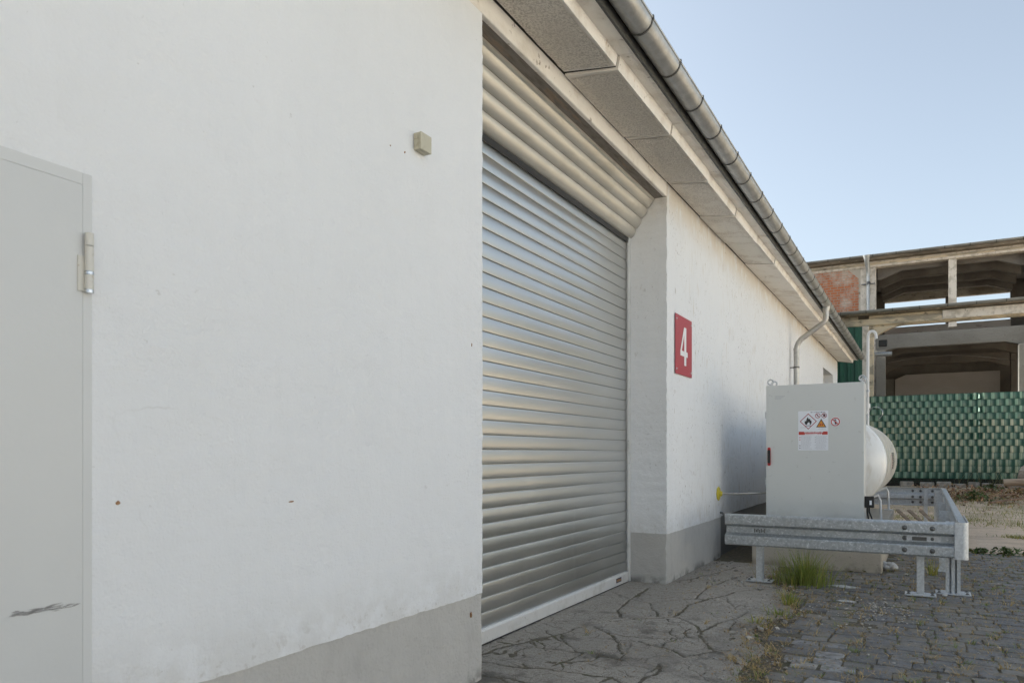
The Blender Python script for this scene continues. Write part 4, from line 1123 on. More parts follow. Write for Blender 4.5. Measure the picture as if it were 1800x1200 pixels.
# conduit stub at the foot of the wall
q = on_x(1270, 903, XW + .03)
m = MB(); m.tube([(XW - .02, q.y, q.z + .02), (XW + .03, q.y, q.z + .015), (XW + .06, q.y + .01, q.z - .03), (XW + .07, q.y + .02, q.z - .10)], .014, 10)
tag(m.build('cable_conduit', M['bolt'], None, smooth=60), 'short dark conduit stub leaving the wall at the plinth top behind the barrier end', 'conduit')

# ================================================================== CRASH BARRIER
cb = thing('crash_barrier', (-.7, 10.9, 0), 'galvanised steel crash barrier on baseplate posts fencing the gas tank on three sides', 'barrier')
YF, YBk, XBr = 7.47, 14.72, .335
ZR = .372
WPROF = [(.018, 0), (.078, .010), (.083, .020), (.083, .096), (.078, .104), (.012, .122), (.006, .128), (.006, .186), (.012, .192), (.078, .210), (.083, .218), (.083, .294), (.078, .304), (.018, .314)]
def wsec(th=.004):
    pts = WPROF
    off = []
    for i, p in enumerate(pts):
        a = Vector(pts[max(i - 1, 0)]); b = Vector(pts[min(i + 1, len(pts) - 1)]); t = (b - a).normalized()
        off.append((p[0] - t.y * th, p[1] + t.x * th))
    return pts + off[::-1]
def rail(axis, sgn, base, a0, a1, extra=0.0, zoff=0.0):
    """axis 'x': runs along x, its ridges face sgn*y from plane base; axis 'y' likewise"""
    prof = [(base + sgn * (d + extra), ZR + z + zoff) for d, z in wsec()]
    return MB().prism(prof, axis, a0, a1)
xl = on_y(1274, 930, YF).x
xr = on_y(1678, 930, YF).x
xs_ = on_y(1581, 930, YF).x
r1 = rail('x', -1, YF + .083, xl, xs_ + .05).build('rail', M['galv'], cb)
r2 = rail('x', -1, YF + .083, xs_, xr - .002, .0045).build('rail', M['galv'], cb)
r3 = rail('y', 1, XBr - .09, YF + .10, YBk - .04).build('rail', M['galv'], cb)
r4 = rail('x', 1, YBk - .05, -1.9, XBr - .02).build('rail', M['galv_light'], cb)
def bolt(px_, pz_, par, face='y', pos=None, s_=1, mt='bolt'):
    mm = MB()
    pr = [(.022, 0), (.022, .003), (.015, .004), (.014, .010), (.009, .015), (.001, .0165)]
    if face == 'y': mm.lathe([(r_, -a_ * s_) for r_, a_ in pr], (px_, pos, pz_), 'y', 14)
    elif face == 'x': mm.lathe([(r_, a_ * s_) for r_, a_ in pr], (pos, px_, pz_), 'x', 14)
    else: mm.lathe([(r_ * .8, a_) for r_, a_ in pr], (px_, pz_, pos), 'z', 10)
    return mm.build('bolt', M[mt], par, smooth=40)
for pxx in (1590, 1639):
    bx = on_y(pxx, 930, YF).x
    for z_, dpt_ in ((ZR + .058, YF - .0045), (ZR + .157, YF + .072), (ZR + .256, YF - .0045)):
        bolt(bx, z_, r2, 'y', dpt_)
m = MB(); x0_, x1_ = on_y(1600, 940, YF).x, on_y(1655, 940, YF).x
m.box(x0_ - .03, x1_, YF + .066, YF + .0725, ZR + .132, ZR + .182); m.build('splice_plate', M['galv_light'], r2, bevel=.002)
m = MB(); x0_, x1_ = on_y(1603, 946, YF).x, on_y(1629, 946, YF).x; m.box(x0_, x1_, YF + .0635, YF + .0655, ZR + .138, ZR + .172); m.build('stamped_plate', M['zinc_dark'], r2)
m = MB(); x0_, x1_ = on_y(1323, 930, YF).x, on_y(1345, 930, YF).x
for k in range(7): m.box(x0_ + k * .016, x0_ + k * .016 + .010, YF + .0745, YF + .0760, ZR + .135 + (k % 3) * .004, ZR + .175 - (k % 2) * .01)
m.build('stamped_marking', M['zinc_dark'], r1)
# corner piece: bent plate
cpz0, cpz1 = ZR - .004, ZR + .320
R_ = .05
pl = [(xr, YF - .010), (XBr - R_, YF - .010)] + [(XBr - R_ + R_ * math.cos(R(a)), YF - .010 + R_ + R_ * math.sin(R(a))) for a in (-72, -54, -36, -18)] + [(XBr, YF - .010 + R_), (XBr, YF + .9)]
inn_ = [(p[0] - .005 if i > 3 else p[0], p[1] + (.005 if i < 6 else 0)) for i, p in enumerate(pl)]
m = MB(); m.prism(pl + inn_[::-1], 'z', cpz0, cpz1); cpl = m.build('corner_plate', M['galv_light'], cb, smooth=25)
# outer face plates along the right run (flat splice strips)
m = MB(); m.box(XBr - .085, XBr - .08, YF + .14, YBk - .1, ZR + .315, ZR + .322); m.build('top_strip', M['galv_light'], r3)
for k, y_ in enumerate((8.3, 9.2, 10.2, 11.3, 12.4, 13.4)):
    for z_ in (ZR + .256, ZR + .157, ZR + .058): bolt(y_, z_, r3, 'x', XBr - .09 - .004 + (.0 if z_ == ZR + .157 else .07), -1)
for bx in (-.18, -.06, .12):
    for z_, p_ in ((ZR + .058, YBk - .05 + .076), (ZR + .157, YBk - .06), (ZR + .256, YBk - .05 + .076)):
        bolt(bx, z_, r4, 'y', p_ - .004, 1)
def post(x, y, face, group=None):
    """C-section post with a base plate; face 'y': web faces the camera side"""
    root = MB()
    w_, d_, t_ = .030, .05, .005
    prof = [(-w_, -d_), (w_, -d_), (w_, -d_ + t_), (-w_ + t_, -d_ + t_), (-w_ + t_, d_ - t_), (w_, d_ - t_), (w_, d_), (-w_, d_)]
    if face == 'x': prof = [(q, p) for p, q in prof]
    root.prism([(x + p, y + q) for p, q in prof], 'z', .014, .665)
    po = root.build('post', M['galv_light'], cb, bevel=.0015)
    b_ = MB(); bw_, bd_ = (.125, .085)
    b_.box(x - bw_, x + bw_, y - bd_, y + bd_, .004, .018); bp = b_.build('base_plate', M['galv_light'], po, bevel=.003)
    for sx in (-1, 1):
        for sy in (-1, 1): bolt(x + sx * .095, y + sy * .055, po, 'z', .018)
    return po
pA, pB, pC = on_z(1340, 1018), on_z(1618, 1046), on_z(1679, 1041)
post(pA.x, 7.70, 'y'); post(pB.x, pB.y - .0, 'y'); x_, y_ = pC.x - .02, 7.86
m = MB()
m.prism([(x_ + p, y_ + q) for p, q in ((-.058, -.05), (-.030, -.05), (-.030, .02), (-.014, .02), (-.014, -.046), (.014, -.046), (.014, .02), (.030, .02), (.030, -.05), (.058, -.05), (.058, .05), (-.058, .05))], 'z', .014, .665)
cp_ = m.build('post', M['galv_light'], cb)
m = MB(); m.box(x_ - .14, x_ + .14, y_ - .095, y_ + .095, .004, .018); bpl = m.build('base_plate', M['galv_light'], cp_, bevel=.003)
for sx in (-1, 1):
    for sy in (-1, 1): bolt(x_ + sx * .11, y_ + sy * .07, cp_, 'z', .018)
for y_ in (9.3, 10.9, 12.6, 14.2): post(.19, y_, 'x')
post(.02, 14.60, 'y'); post(-1.45, 14.60, 'y')

# ================================================================== FENCE
random.seed(31)
YFN = 23.5
fz0 = .585
fx0, fx1 = -2.15, 7.0
ROWH = .179
fn = thing('privacy_fence', (2.4, YFN, ground_h(2, YFN)), 'green woven privacy strip fence with pale glints at the back of the yard', 'fence')
sm_ = MB(); wv = .208
rows_phase = [0, 0, 0, 1, 1, 1, 0, 1, 0, 1, 0, 1, 0]
rows_phase = [1, 0, 0, 1, 1, 0, 1, 0, 1, 0, 1, 0, 1]
nrow = 13
for r_ in range(nrow):
    z0 = fz0 + r_ * ROWH; z1 = z0 + ROWH - .006
    ph = rows_phase[r_] * math.pi
    n = int((fx1 - fx0) / (wv / 16))
    vs, fs = [], []; w1 = jit(.25)
    for k in range(n + 1):
        x_ = fx0 + (fx1 - fx0) * k / n
        a_ = 2 * math.pi * x_ / wv + ph + w1 * math.sin(x_ * .9)
        s_ = math.sin(a_); s_ = math.copysign(abs(s_) ** .8, s_)
        amp = .017 * (1 + .25 * math.sin(x_ * 3.1 + r_ * 2))
        if abs(x_ - 1.24) < .16 and r_ in (4, 6, 8, 10, 12): amp *= 3
        for z_, bl in ((z0, .0), (z0 + .02, .003), (z1 - .02, .003), (z1, 0)):
            vs.append((x_, YFN - s_ * amp - bl, z_ + .003 * math.sin(x_ * 1.1)))
    for k in range(n):
        for q_ in range(3): fs.append((k * 4 + q_, (k + 1) * 4 + q_, (k + 1) * 4 + q_ + 1, k * 4 + q_ + 1))
    o0 = len(sm_.m)
    sm_.add(vs, fs)
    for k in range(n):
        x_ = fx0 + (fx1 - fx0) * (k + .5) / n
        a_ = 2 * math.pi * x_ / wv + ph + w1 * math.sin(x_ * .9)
        if math.cos(a_ - 1.2) > .60 + .12 * math.sin(x_ * 2.3 + r_ * 1.7):  # faces that get the painted glint colour
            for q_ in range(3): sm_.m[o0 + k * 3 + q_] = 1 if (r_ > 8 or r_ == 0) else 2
sm_.build('strip_panel', [M['pvc'], M['pvc_glint'], M['pvc_glint_low']], fn, clean=False, smooth=80)
wr = MB()
for k in range(int((fx1 - fx0) / (wv / 2))):
    x_ = fx0 + .05 + k * wv / 2
    wr.box(x_ - .003, x_ + .003, YFN - .003, YFN + .003, fz0 - .16, fz0 + nrow * ROWH + .01)
for r_ in range(nrow + 1): wr.box(fx0, fx1, YFN - .03, YFN - .026, fz0 + r_ * ROWH - .006, fz0 + r_ * ROWH + .002)
for r_ in (0, 1): wr.box(fx0, fx1, YFN - .005, YFN + .005, fz0 - .06 - r_ * .06, fz0 - .054 - r_ * .06)
wr.build('wire_mesh', M['wire'], fn, clean=False)
m = MB(); m.box(fx0, fx1, YFN + .09, YFN + .13, .15, fz0 + .03); m.build('gap_shade_strip', M['gap_shade'], fn, bevel=.005)  # dark strip added to paint the shaded gap under the fence
for x_ in (-1.26, 1.24, 3.74, 6.24):
    m = MB(); m.box(x_ - .03, x_ + .03, YFN + .035, YFN + .075, .2, fz0 + nrow * ROWH + .02); m.build('post', M['wire'], fn, bevel=.004)
# loose ends of strips at the post
for r_ in (12, 10, 8):
    z_ = fz0 + r_ * ROWH + .09
    m = MB(); n_ = 5
    vs = []
    for k in range(n_):
        t = k / (n_ - 1); vs += [(1.26 + .05 * t, YFN - .035 - .05 * math.sin(t * 2.4), z_ - .07 * (1 - .2 * t)), (1.27 + .035 * t, YFN - .035 - .05 * math.sin(t * 2.4), z_ + .07 * (1 - .7 * t))]
    m.add(vs, [(2 * k, 2 * k + 2, 2 * k + 3, 2 * k + 1) for k in range(n_ - 1)]); m.build('loose_strip_end', M['pvc_pale'], fn, clean=False, smooth=80)

# kerb stones below the fence
random.seed(5)
x_ = -.6; kk = []
while x_ < 3.2:
    w_ = random.uniform(.22, .46)
    hh_ = random.uniform(.10, .16)
    zb_ = ground_h(x_, 23.1)
    m = MB(); m.box(x_, x_ + w_ - .03, 23.05 + jit(.04), 23.25 + jit(.03), zb_ - .03, zb_ + hh_)
    o = m.build('kerb_stone', M['kerb'], None, bevel=.02, segs=2)
    tag(o, 'broken grey kerb stone in the row along the foot of the green fence', 'kerb stone', 'kerb stones along the fence foot'); kk.append(o)
    x_ += w_ + random.choice((.02, .03, .12))

# ================================================================== DERELICT HALL
random.seed(41)
Q0, Q1, Q2, Q3 = 30.0, 34.0, 40.5, 46.0
dh = thing('derelict_hall', (1, 36, .3), 'roofless looking concrete industrial hall with brick panel and empty openings behind the fence', 'building')
def hbeam(name, mt, x0, x1, y0, y1, ztop, zbot, hd, hl, ups=0):
    pr = [(x0, ztop), (x0, zbot - hd), (x0 + .12, zbot - hd), (x0 + hl, zbot), (x1 - hl, zbot), (x1 - .12, zbot - hd), (x1, zbot - hd), (x1, ztop)]
    m = MB(); m.prism(pr, 'y', y0, y1); return m.build(name, M[mt], dh, bevel=.012)
cl = -2.05
bay = 5.75
cxs = [cl - bay, cl, cl + bay, cl + 2 * bay, cl + 3 * bay]
# lower front row (aisle facade)
for x_ in cxs:
    m = MB(); m.box(x_ - .29, x_ + .29, Q1 + .02, Q1 + .36, .2, 9.0); m.build('column', M['palecol'], dh, bevel=.02)
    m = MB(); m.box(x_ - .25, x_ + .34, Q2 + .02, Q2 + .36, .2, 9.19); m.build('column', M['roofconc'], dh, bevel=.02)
    m = MB(); m.box(x_ + .30, x_ + .66, Q1 - .3, Q1 + .018, .2, 5.5); m.build('pier', M['greyconc'], dh, bevel=.02)
    m = MB(); m.box(x_ - .59, x_ - .295, Q1 - .3, Q1 + .018, .2, 5.42); m.build('pier', M['greyconc'], dh, bevel=.02)
fxs = [cl - 7.4, cl, cl + 7.4, cl + 14.8]
for x_ in fxs:
    m = MB(); m.box(x_ - .10, x_ + .26, Q0, Q0 + .34, .2, 5.95); m.build('column', M['palecol'], dh, bevel=.02)
    m = MB(); m.box(x_ + .262, x_ + .42, Q0 + .05, Q0 + .30, .2, 5.8); m.build('pilaster', M['stucco'], dh, bevel=.01)
for a, b in zip(fxs[:-1], fxs[1:]):
    # arched haunch beam of the aisle front
    x0, x1 = a + .262, b - .102
    pr = [(x0, 6.33), (x0, 5.35)]
    for k in range(9):
        t = k / 8; pr.append((x0 + .02 + 1.15 * t, 5.42 + .50 * math.sin(t * math.pi / 2)))
    for k in range(9):
        t = k / 8; pr.append((x1 - 1.15 + 1.13 * t, 5.92 - .50 * (1 - math.cos(t * math.pi / 2))))
    pr += [(x1, 5.35), (x1, 6.33)]
    m = MB(); m.prism(pr, 'y', Q0 + .04, Q0 + .30); m.build('haunched_beam', M['stucco'], dh, bevel=.012)
m = MB(); m.box(cxs[0] - .3, cxs[-1] + .5, Q0 - .06, Q0 + .02, 5.96, 6.20); m.build('cornice_band', M['stucco'], dh, bevel=.02)
m = MB(); m.box(.55, cxs[-1] + .5, Q0 - .10, Q0 - .062, 5.99, 6.30); m.build('cornice_board', M['palecol'], dh, bevel=.01)
m = MB(); m.box(cxs[0] - .3, cxs[-1] + .5, Q0 - .30, Q0 + .9, 6.335, 6.43); m.build('aisle_roof', M['roofedge'], dh, bevel=.03)
def gut_run(y_, z_, r_):
    m = MB(); pr = [(y_ + r_ * math.cos(R(180 + 180 * k / 10)), z_ + r_ * math.sin(R(180 + 180 * k / 10))) for k in range(11)]
    m.prism(pr, 'x', cxs[0] - .4, cxs[-1] + .6, 0, 12); gg = m.build('gutter', M['old_gutter'], dh, smooth=40)
    for k in range(26):
        xx = cxs[0] + k * .85
        c_ = MB(); c_.prism([(y_ + (r_ + .01) * math.cos(R(180 + 180 * q / 8)), z_ + (r_ + .01) * math.sin(R(180 + 180 * q / 8))) for q in range(9)], 'x', xx - .015, xx + .015); c_.build('gutter_bracket', M['zinc_dark'], gg)
gut_run(Q0 - .385, 6.46, .095)
# clerestory
m = MB(); m.box(cxs[0] + .29, cl - .32, Q1 + .06, Q1 + .30, 6.2, 9.0); m.build('brick_wall', M['brick'], dh)
m = MB(); m.prism([(cl - .75, 9.0), (cl - .292, 9.0), (cl - .292, 6.2), (cl - .36, 6.2), (cl - .36, 8.6)], 'y', Q1 + .045, Q1 + .20); m.build('plaster_patch', M['wornconc'], dh)
m = MB(); m.box(cxs[0] - .3, cxs[-1] + .5, Q1, Q1 + .40, 9.004, 9.26); m.build('edge_beam', M['palecol'], dh, bevel=.02)
m = MB(); m.box(cxs[0] - .3, cxs[-1] + .5, Q1 - .03, Q1 - .002, 9.10, 9.18); m.build('edge_moulding', M['stucco'], dh, bevel=.01)
m = MB(); m.box(cxs[0] - .4, cxs[-1] + .6, Q1 - .34, Q2 + .8, 9.265, 9.42); m.build('nave_roof', M['roofedge'], dh, bevel=.03)
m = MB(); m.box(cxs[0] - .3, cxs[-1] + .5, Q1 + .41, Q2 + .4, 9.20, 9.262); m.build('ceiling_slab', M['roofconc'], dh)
gut_run(Q1 - .415, 9.43, .085)
for a, b in zip(cxs[1:-1], cxs[2:]):
    m = MB(); xm = on_y(1674.5, 500, Q1).x + (a - cl); m.box(xm - .14, xm + .14, Q1 + .05, Q1 + .30, 6.3, 9.0); m.build('mullion', M['palecol'], dh, bevel=.01)
    m = MB(); m.box(xm - .10, xm + .10, Q2 + .1, Q2 + .3, 7.3, 8.72); m.build('mullion', M['roofconc'], dh)
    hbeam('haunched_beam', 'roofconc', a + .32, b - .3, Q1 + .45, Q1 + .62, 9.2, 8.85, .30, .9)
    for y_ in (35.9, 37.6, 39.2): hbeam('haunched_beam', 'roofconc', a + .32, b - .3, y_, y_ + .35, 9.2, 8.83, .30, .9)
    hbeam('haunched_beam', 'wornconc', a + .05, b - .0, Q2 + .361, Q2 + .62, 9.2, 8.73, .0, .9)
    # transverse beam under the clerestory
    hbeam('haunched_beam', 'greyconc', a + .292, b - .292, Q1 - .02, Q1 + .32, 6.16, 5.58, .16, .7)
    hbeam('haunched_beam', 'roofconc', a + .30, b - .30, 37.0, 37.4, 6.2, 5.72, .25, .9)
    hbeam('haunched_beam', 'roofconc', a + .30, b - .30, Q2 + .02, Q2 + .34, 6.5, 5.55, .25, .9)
    m = MB(); m.box(a + .302, b - .10, Q2 + .06, Q2 + .26, 6.5, 7.42); m.build('sill_wall', M['sill_sunlight'], dh, bevel=.02)
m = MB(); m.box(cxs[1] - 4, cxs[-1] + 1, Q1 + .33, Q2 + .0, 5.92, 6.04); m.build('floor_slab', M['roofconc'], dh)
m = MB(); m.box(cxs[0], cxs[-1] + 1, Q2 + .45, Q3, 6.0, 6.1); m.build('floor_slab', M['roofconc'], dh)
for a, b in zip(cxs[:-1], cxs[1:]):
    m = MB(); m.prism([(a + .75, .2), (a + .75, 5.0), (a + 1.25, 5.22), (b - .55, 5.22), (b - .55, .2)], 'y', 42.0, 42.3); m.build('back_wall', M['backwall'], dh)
    m = MB(); m.box(a + .3, b + .3, 42.32, 42.6, .2, 6.0); m.build('rear_wall', M['roofconc'], dh)
    m = MB(); m.box(a + .36, a + .70, 41.7, 42.0, .2, 5.0); m.build('pier', M['greyconc'], dh)
m = MB(); m.box(cxs[0] - .75, cxs[0] - .45, Q0, Q3, .2, 9.2); m.build('added_end_wall', M['wornconc'], dh)  # unseen end wall added to keep low sun out of the hall
m = MB(); m.box(cxs[0] - .75, cxs[-1] + 1, Q3, Q3 + .3, .2, 6.0); m.build('rear_wall', M['wornconc'], dh)
# downpipe on the clerestory column
xd = on_y(1526, 520, Q1 - .1).x
m = MB(); m.tube([(xd - .04, Q1 - .44, 9.44), (xd - .03, Q1 - .40, 9.2), (xd, Q1 - .12, 8.85), (xd, Q1 - .10, 8.6), (xd, Q1 - .10, 6.45)], [.16, .10, .075, .07, .07], 12)
dn = m.build('downpipe', M['galv'], dh, smooth=50)
for z_ in (8.35, 6.95):
    m = MB(); m.tube([(xd, Q1 - .10, z_ + .06), (xd, Q1 - .10, z_ - .06)], [.075, .115], 12); m.box(xd - .26, xd + .26, Q1 - .05, Q1 + .0, z_ - .05, z_ - .01); m.build('pipe_clamp', M['bolt'], dn)
# service box, conduit stub and drooping cable in the lower bay
q = on_y(1553, 603, Q0 + .6)
m = MB(); m.box(q.x - .16, q.x + .12, Q0 + .5, Q0 + .8, q.z - .11, q.z + .11); m.build('switch_box', M['black'], dh, bevel=.01)
q = on_y(1553, 622, Q0 + .9)
m = MB(); m.tube([(q.x - .3, Q0 + .9, q.z), (q.x + .28, Q0 + .9, q.z)], .085, 14); m.build('duct', M['galv'], dh, smooth=40)
q1_, q2_ = on_y(1557, 638, Q2 - .4), on_y(1785, 634, Q2 - .4)
m = MB(); pts_ = []
for k in range(21):
    t = k / 20; p = q1_.lerp(q2_, t); pts_.append((p.x, p.y, p.z + .32 * math.sin(t * math.pi)))
m.tube(pts_, .014, 6); m.build('cable', M['steel'], dh, smooth=60)
# green trapezoid sheet infill left of the front column
pr = []; x_ = -9.0
while x_ < -2.2:
    pr += [(x_, Q0 - .06), (x_ + .10, Q0 - .06), (x_ + .125, Q0 - .02), (x_ + .235, Q0 - .02)]; x_ += .26
xe = pr[-1][0]
m = MB(); m.prism(pr + [(xe, Q0 + .02), (-9.0, Q0 + .02)], 'z', .2, 5.95); m.build('sheet_cladding', M['sheet'], dh)

sh = thing('added_shade_shed', (-7.5, 26.5, 0), 'unseen green shed added to shade the fence, adjoining the white warehouse', 'shed')  # unseen shed added to keep direct sun off the fence
m = MB(); m.box(-12, -3.3, YE + .004, 29.8, -.05, 6.6); m.build('added_shed_wall', M['sheet'], sh)
m = MB(); m.box(-12.2, -3.1, YE + .02, 29.85, 6.61, 6.8); m.build('roof', M['roof'], sh)  # roof of the added unseen shed
# ================================================================== HALL ACROSS THE YARD (sunlit; what the shutter slats mirror)
oh = thing('facing_hall', (28, 6, 0), 'cream rendered hall facing the warehouse across the yard', 'building')
m = MB(); m.box(24, 33, -22, 34, -.05, 5.2); m.build('wall', M['cream'], oh)
m = MB(); m.box(23.6, 33.4, -22.4, 34.4, 5.21, 5.45); m.build('roof', M['roof'], oh, bevel=.02)
for k in range(6):
    m = MB(); y_ = -17 + k * 8.5; m.box(23.96, 23.998, y_, y_ + 2.4, 1.1, 3.2); w0 = m.build('window', M['glass'], oh)
    m = MB(); m.box(23.92, 23.958, y_ - .05, y_ + 2.45, .98, 1.08); m.build('sill', M['slab'], w0)

# ================================================================== PLANTS, RUBBLE
def blade(mb, x, y, z, h, lean, az, wd, tone, mi=0, n=4):
    vs = []
    ca, sa = math.cos(az), math.sin(az); tw = jit(.5); cb_, sb_ = math.cos(az + 1.57 + tw), math.sin(az + 1.57 + tw)
    for k in range(n + 1):
        t = k / n; d = lean * t ** 1.8 * h; zz_ = z + h * (t - .18 * lean * t ** 3)
        w_ = wd * (1 - t ** 1.5) * .5
        vs += [(x + ca * d - cb_ * w_, y + sa * d - sb_ * w_, zz_), (x + ca * d + cb_ * w_, y + sa * d + sb_ * w_, zz_)]
    mb.add(vs, [(2 * k, 2 * k + 1, 2 * k + 3, 2 * k + 2) for k in range(n)], mi, tone)
def gtone(dry=.2):
    t = random.uniform(.7, 1.35)
    if random.random() < dry: return (t * 1.7, t * 1.25, t * 1.3)
    return (t, t, t * .9)
random.seed(51)
tuft = MB()
c1_ = on_z(1405, 1030); c2_ = on_z(1450, 1018)
for i in range(620):
    r_ = abs(random.gauss(0, .13)); a_ = random.random() * 6.28
    x_, y_ = c1_.x + r_ * math.cos(a_) * 1.35 + .03, c1_.y + .13 + r_ * math.sin(a_) * .8
    blade(tuft, x_, y_, -.01, random.uniform(.12, .47) * (1.1 - r_ * 1.5), random.uniform(.1, .75), a_ + jit(.9), random.uniform(.004, .008), gtone(.15))
tag(tuft.build('grass_tuft', M['grass'], None, clean=False, smooth=180), 'big tuft of tall green grass growing before the concrete base', 'grass tuft')
def small_tuft(name, px_, py_, n, h, rad, label, cat='weed', mt='grass', dry=.3, lean=.9, z=None):
    p = on_z(px_, py_, z if z is not None else 0.0); m = MB()
    for i in range(n):
        r_ = abs(random.gauss(0, rad)); a_ = random.random() * 6.28
        blade(m, p.x + r_ * math.cos(a_), p.y + r_ * math.sin(a_) * .8, p.z - .01, h * random.uniform(.4, 1.1), random.uniform(.2, lean), a_ + jit(.6), random.uniform(.004, .009), gtone(dry))
    return tag(m.build(name, M[mt], None, clean=False, smooth=180), label, cat)
small_tuft('grass_tuft', 1388, 1062, 70, .16, .05, 'small spiky grass tuft at the front of the tall green tuft', 'grass tuft')
small_tuft('grass_tuft', 1640, 1010, 60, .20, .05, 'yellowish grass tuft beneath the barrier left of its corner post', 'grass tuft', dry=.7)
small_tuft('weed', 1370, 1080, 60, .09, .09, 'low green weed at the edge of the cracked concrete near the paving', lean=1.4)
small_tuft('weed', 1330, 1095, 50, .08, .09, 'low olive weed among rubble left of the paving edge', dry=.6, lean=1.4)
def leafy(name, px_, py_, n, h, rad, label, z=None, mt='leaf', cat='weed', size=(.02, .05), group=None):
    p = on_z(px_, py_, z if z is not None else 0.0); m = MB()
    for i in range(n):
        r_ = abs(random.gauss(0, rad)); a_ = random.random() * 6.28; hh_ = h * random.random() ** .8 * max(.2, 1 - r_ / (rad * 3.2))
        c = Vector((p.x + r_ * math.cos(a_) * 1.5, p.y + r_ * math.sin(a_), p.z + hh_)); s_ = random.uniform(*size)
        d1 = Vector((jit(1), jit(1), jit(.7))).normalized(); d2 = d1.cross(Vector((jit(1), jit(1), 1))).normalized()
        t = random.uniform(.6, 1.5); tone = (t, t, t) if random.random() < .8 else (t * 1.8, t * 1.2, t)
        m.add([c - d1 * s_, c + d2 * s_ * .38, c + d1 * s_, c - d2 * s_ * .38], [(0, 1, 2, 3)], 0, tone)
    for i in range(max(4, n // 40)):
        a_ = random.random() * 6.28; m.tube([(p.x, p.y, p.z - .02), (p.x + math.cos(a_) * rad * .7, p.y + math.sin(a_) * rad * .7, p.z + h * .7)], [.006, .002], 5, 0, False, (.8, .8, .6))
    return tag(m.build(name, M[mt], None, clean=False), label, cat, group)
leafy('weed', 1500, 1000, 160, .16, .10, 'dark leafy weed at the front foot of the concrete base')
leafy('weed', 1720, 972, 90, .07, .10, 'small dark weed where paving meets dusty ground right of the barrier')
leafy('weed', 1768, 975, 160, .10, .16, 'wide dark green weed where the paving meets dusty ground near the frame edge')
G2 = .30
for i, (px_, py_, h, r_, n, lb) in enumerate(((1712, 884, .32, .20, 260, 'bushy green weed beside the far barrier corner below the rubble'), (1742, 878, .42, .26, 380, 'tall bushy weed in the middle of the rubble strip'), (1790, 880, .30, .25, 300, 'bushy weed under the log by the fence'),
        (1600, 850, .16, .14, 120, 'small green weed on the kerb row behind the tank'))):
    leafy('weed', px_, py_, n, h, r_, lb, .12 if py_ > 860 else .33, size=(.03, .07))
# dry stalks against the fence
random.seed(61)
m = MB()
for i in range(70):
    x_ = random.gauss(1.45, .5); y_ = 23.2 + jit(.12); z_ = ground_h(0, 23) - .02
    blade(m, x_, y_, z_, random.uniform(.4, 1.0), random.uniform(.1, .7), random.choice((0, 3.14)) + jit(.6), .007, random.uniform(.5, 1.2))
tag(m.build('dry_shrub', M['dry'], None, clean=False), 'bare dry shrub of thin twigs against the green fence', 'shrub')
# dry joint weeds and grass blades in the paving: uncountable
m = MB()
for i in range(3000):
    if random.random() < .8:
        d_ = random.uniform(4.3, 11.5); x_ = random.uniform(-1.1, 1.6); y_ = d_
    else:
        x_ = random.uniform(-2.15, -.9); y_ = random.uniform(4.2, 8.9)
        if random.random() < .75: x_ = apron_edge(y_) + jit(.12)
    if -1.8 < x_ < -.36 and y_ > 8.75: continue
    h = random.uniform(.015, .05) * (1 if random.random() < .85 else 1.8)
    dry_ = random.random() < .75
    for k in range(random.randint(4, 9)):
        t = random.uniform(.7, 1.4); tone = (t * 1.15, t, t) if dry_ else (t * .55, t * .8, t * .5)
        blade(m, x_ + jit(.02), y_ + jit(.012), -.014, h * random.uniform(.5, 1.2), random.uniform(.5, 1.8), random.random() * 6.28, .006, tone, 0, 2)
random.shuffle(joints)
nj = 0
for x_, y_ in joints:
    if not (4.0 < y_ < 11 and -1.1 < x_ < 1.7) or (-1.8 < x_ < -.36 and y_ > 8.75): continue
    nj += 1
    if nj > 1250: break
    h = random.uniform(.010, .030); g_ = random.random() < .22
    for k in range(random.randint(7, 15)):
        t = random.uniform(.6, 1.35); tone = (t * .55, t * .8, t * .5) if g_ else (t * 1.0, t * .86, t * .8)
        blade(m, x_ + random.gauss(0, .018), y_ + random.gauss(0, .009), -.008, h * random.uniform(.4, 1.3), random.uniform(.6, 2.0), random.random() * 6.28, .006, tone, 0, 2)
kind(m.build('joint_weeds', M['dry'], None, clean=False), 'stuff')
# grass patches on the far dusty ground
m = MB()
for i in range(6500):
    c_ = random.choice(((1.9, 15.8, .9, .35), (1.1, 17.4, 1.8, .9), (2.2, 18.8, 1.4, .6), (.2, 16.6, .9, .4), (1.2, 19.8, 2.2, .9), (1.2, 20.8, 2.2, .8), (1.6, 13.6, .5, .1), (-.1, 13.0, .3, .3)))
    x_, y_ = random.gauss(c_[0], c_[2] * .6), random.gauss(c_[1], c_[3])
    if x_ > 4: continue
    blade(m, x_, y_, ground_h(x_, y_) - .01, random.uniform(.02, .10) * (1.5 if y_ > 19 else 1), random.uniform(.5, 1.6), random.random() * 6.28, .010, tuple(c * .75 for c in gtone(.5)), 0, 2)
kind(m.build('yard_grass', M['grass'], None, clean=False), 'stuff')
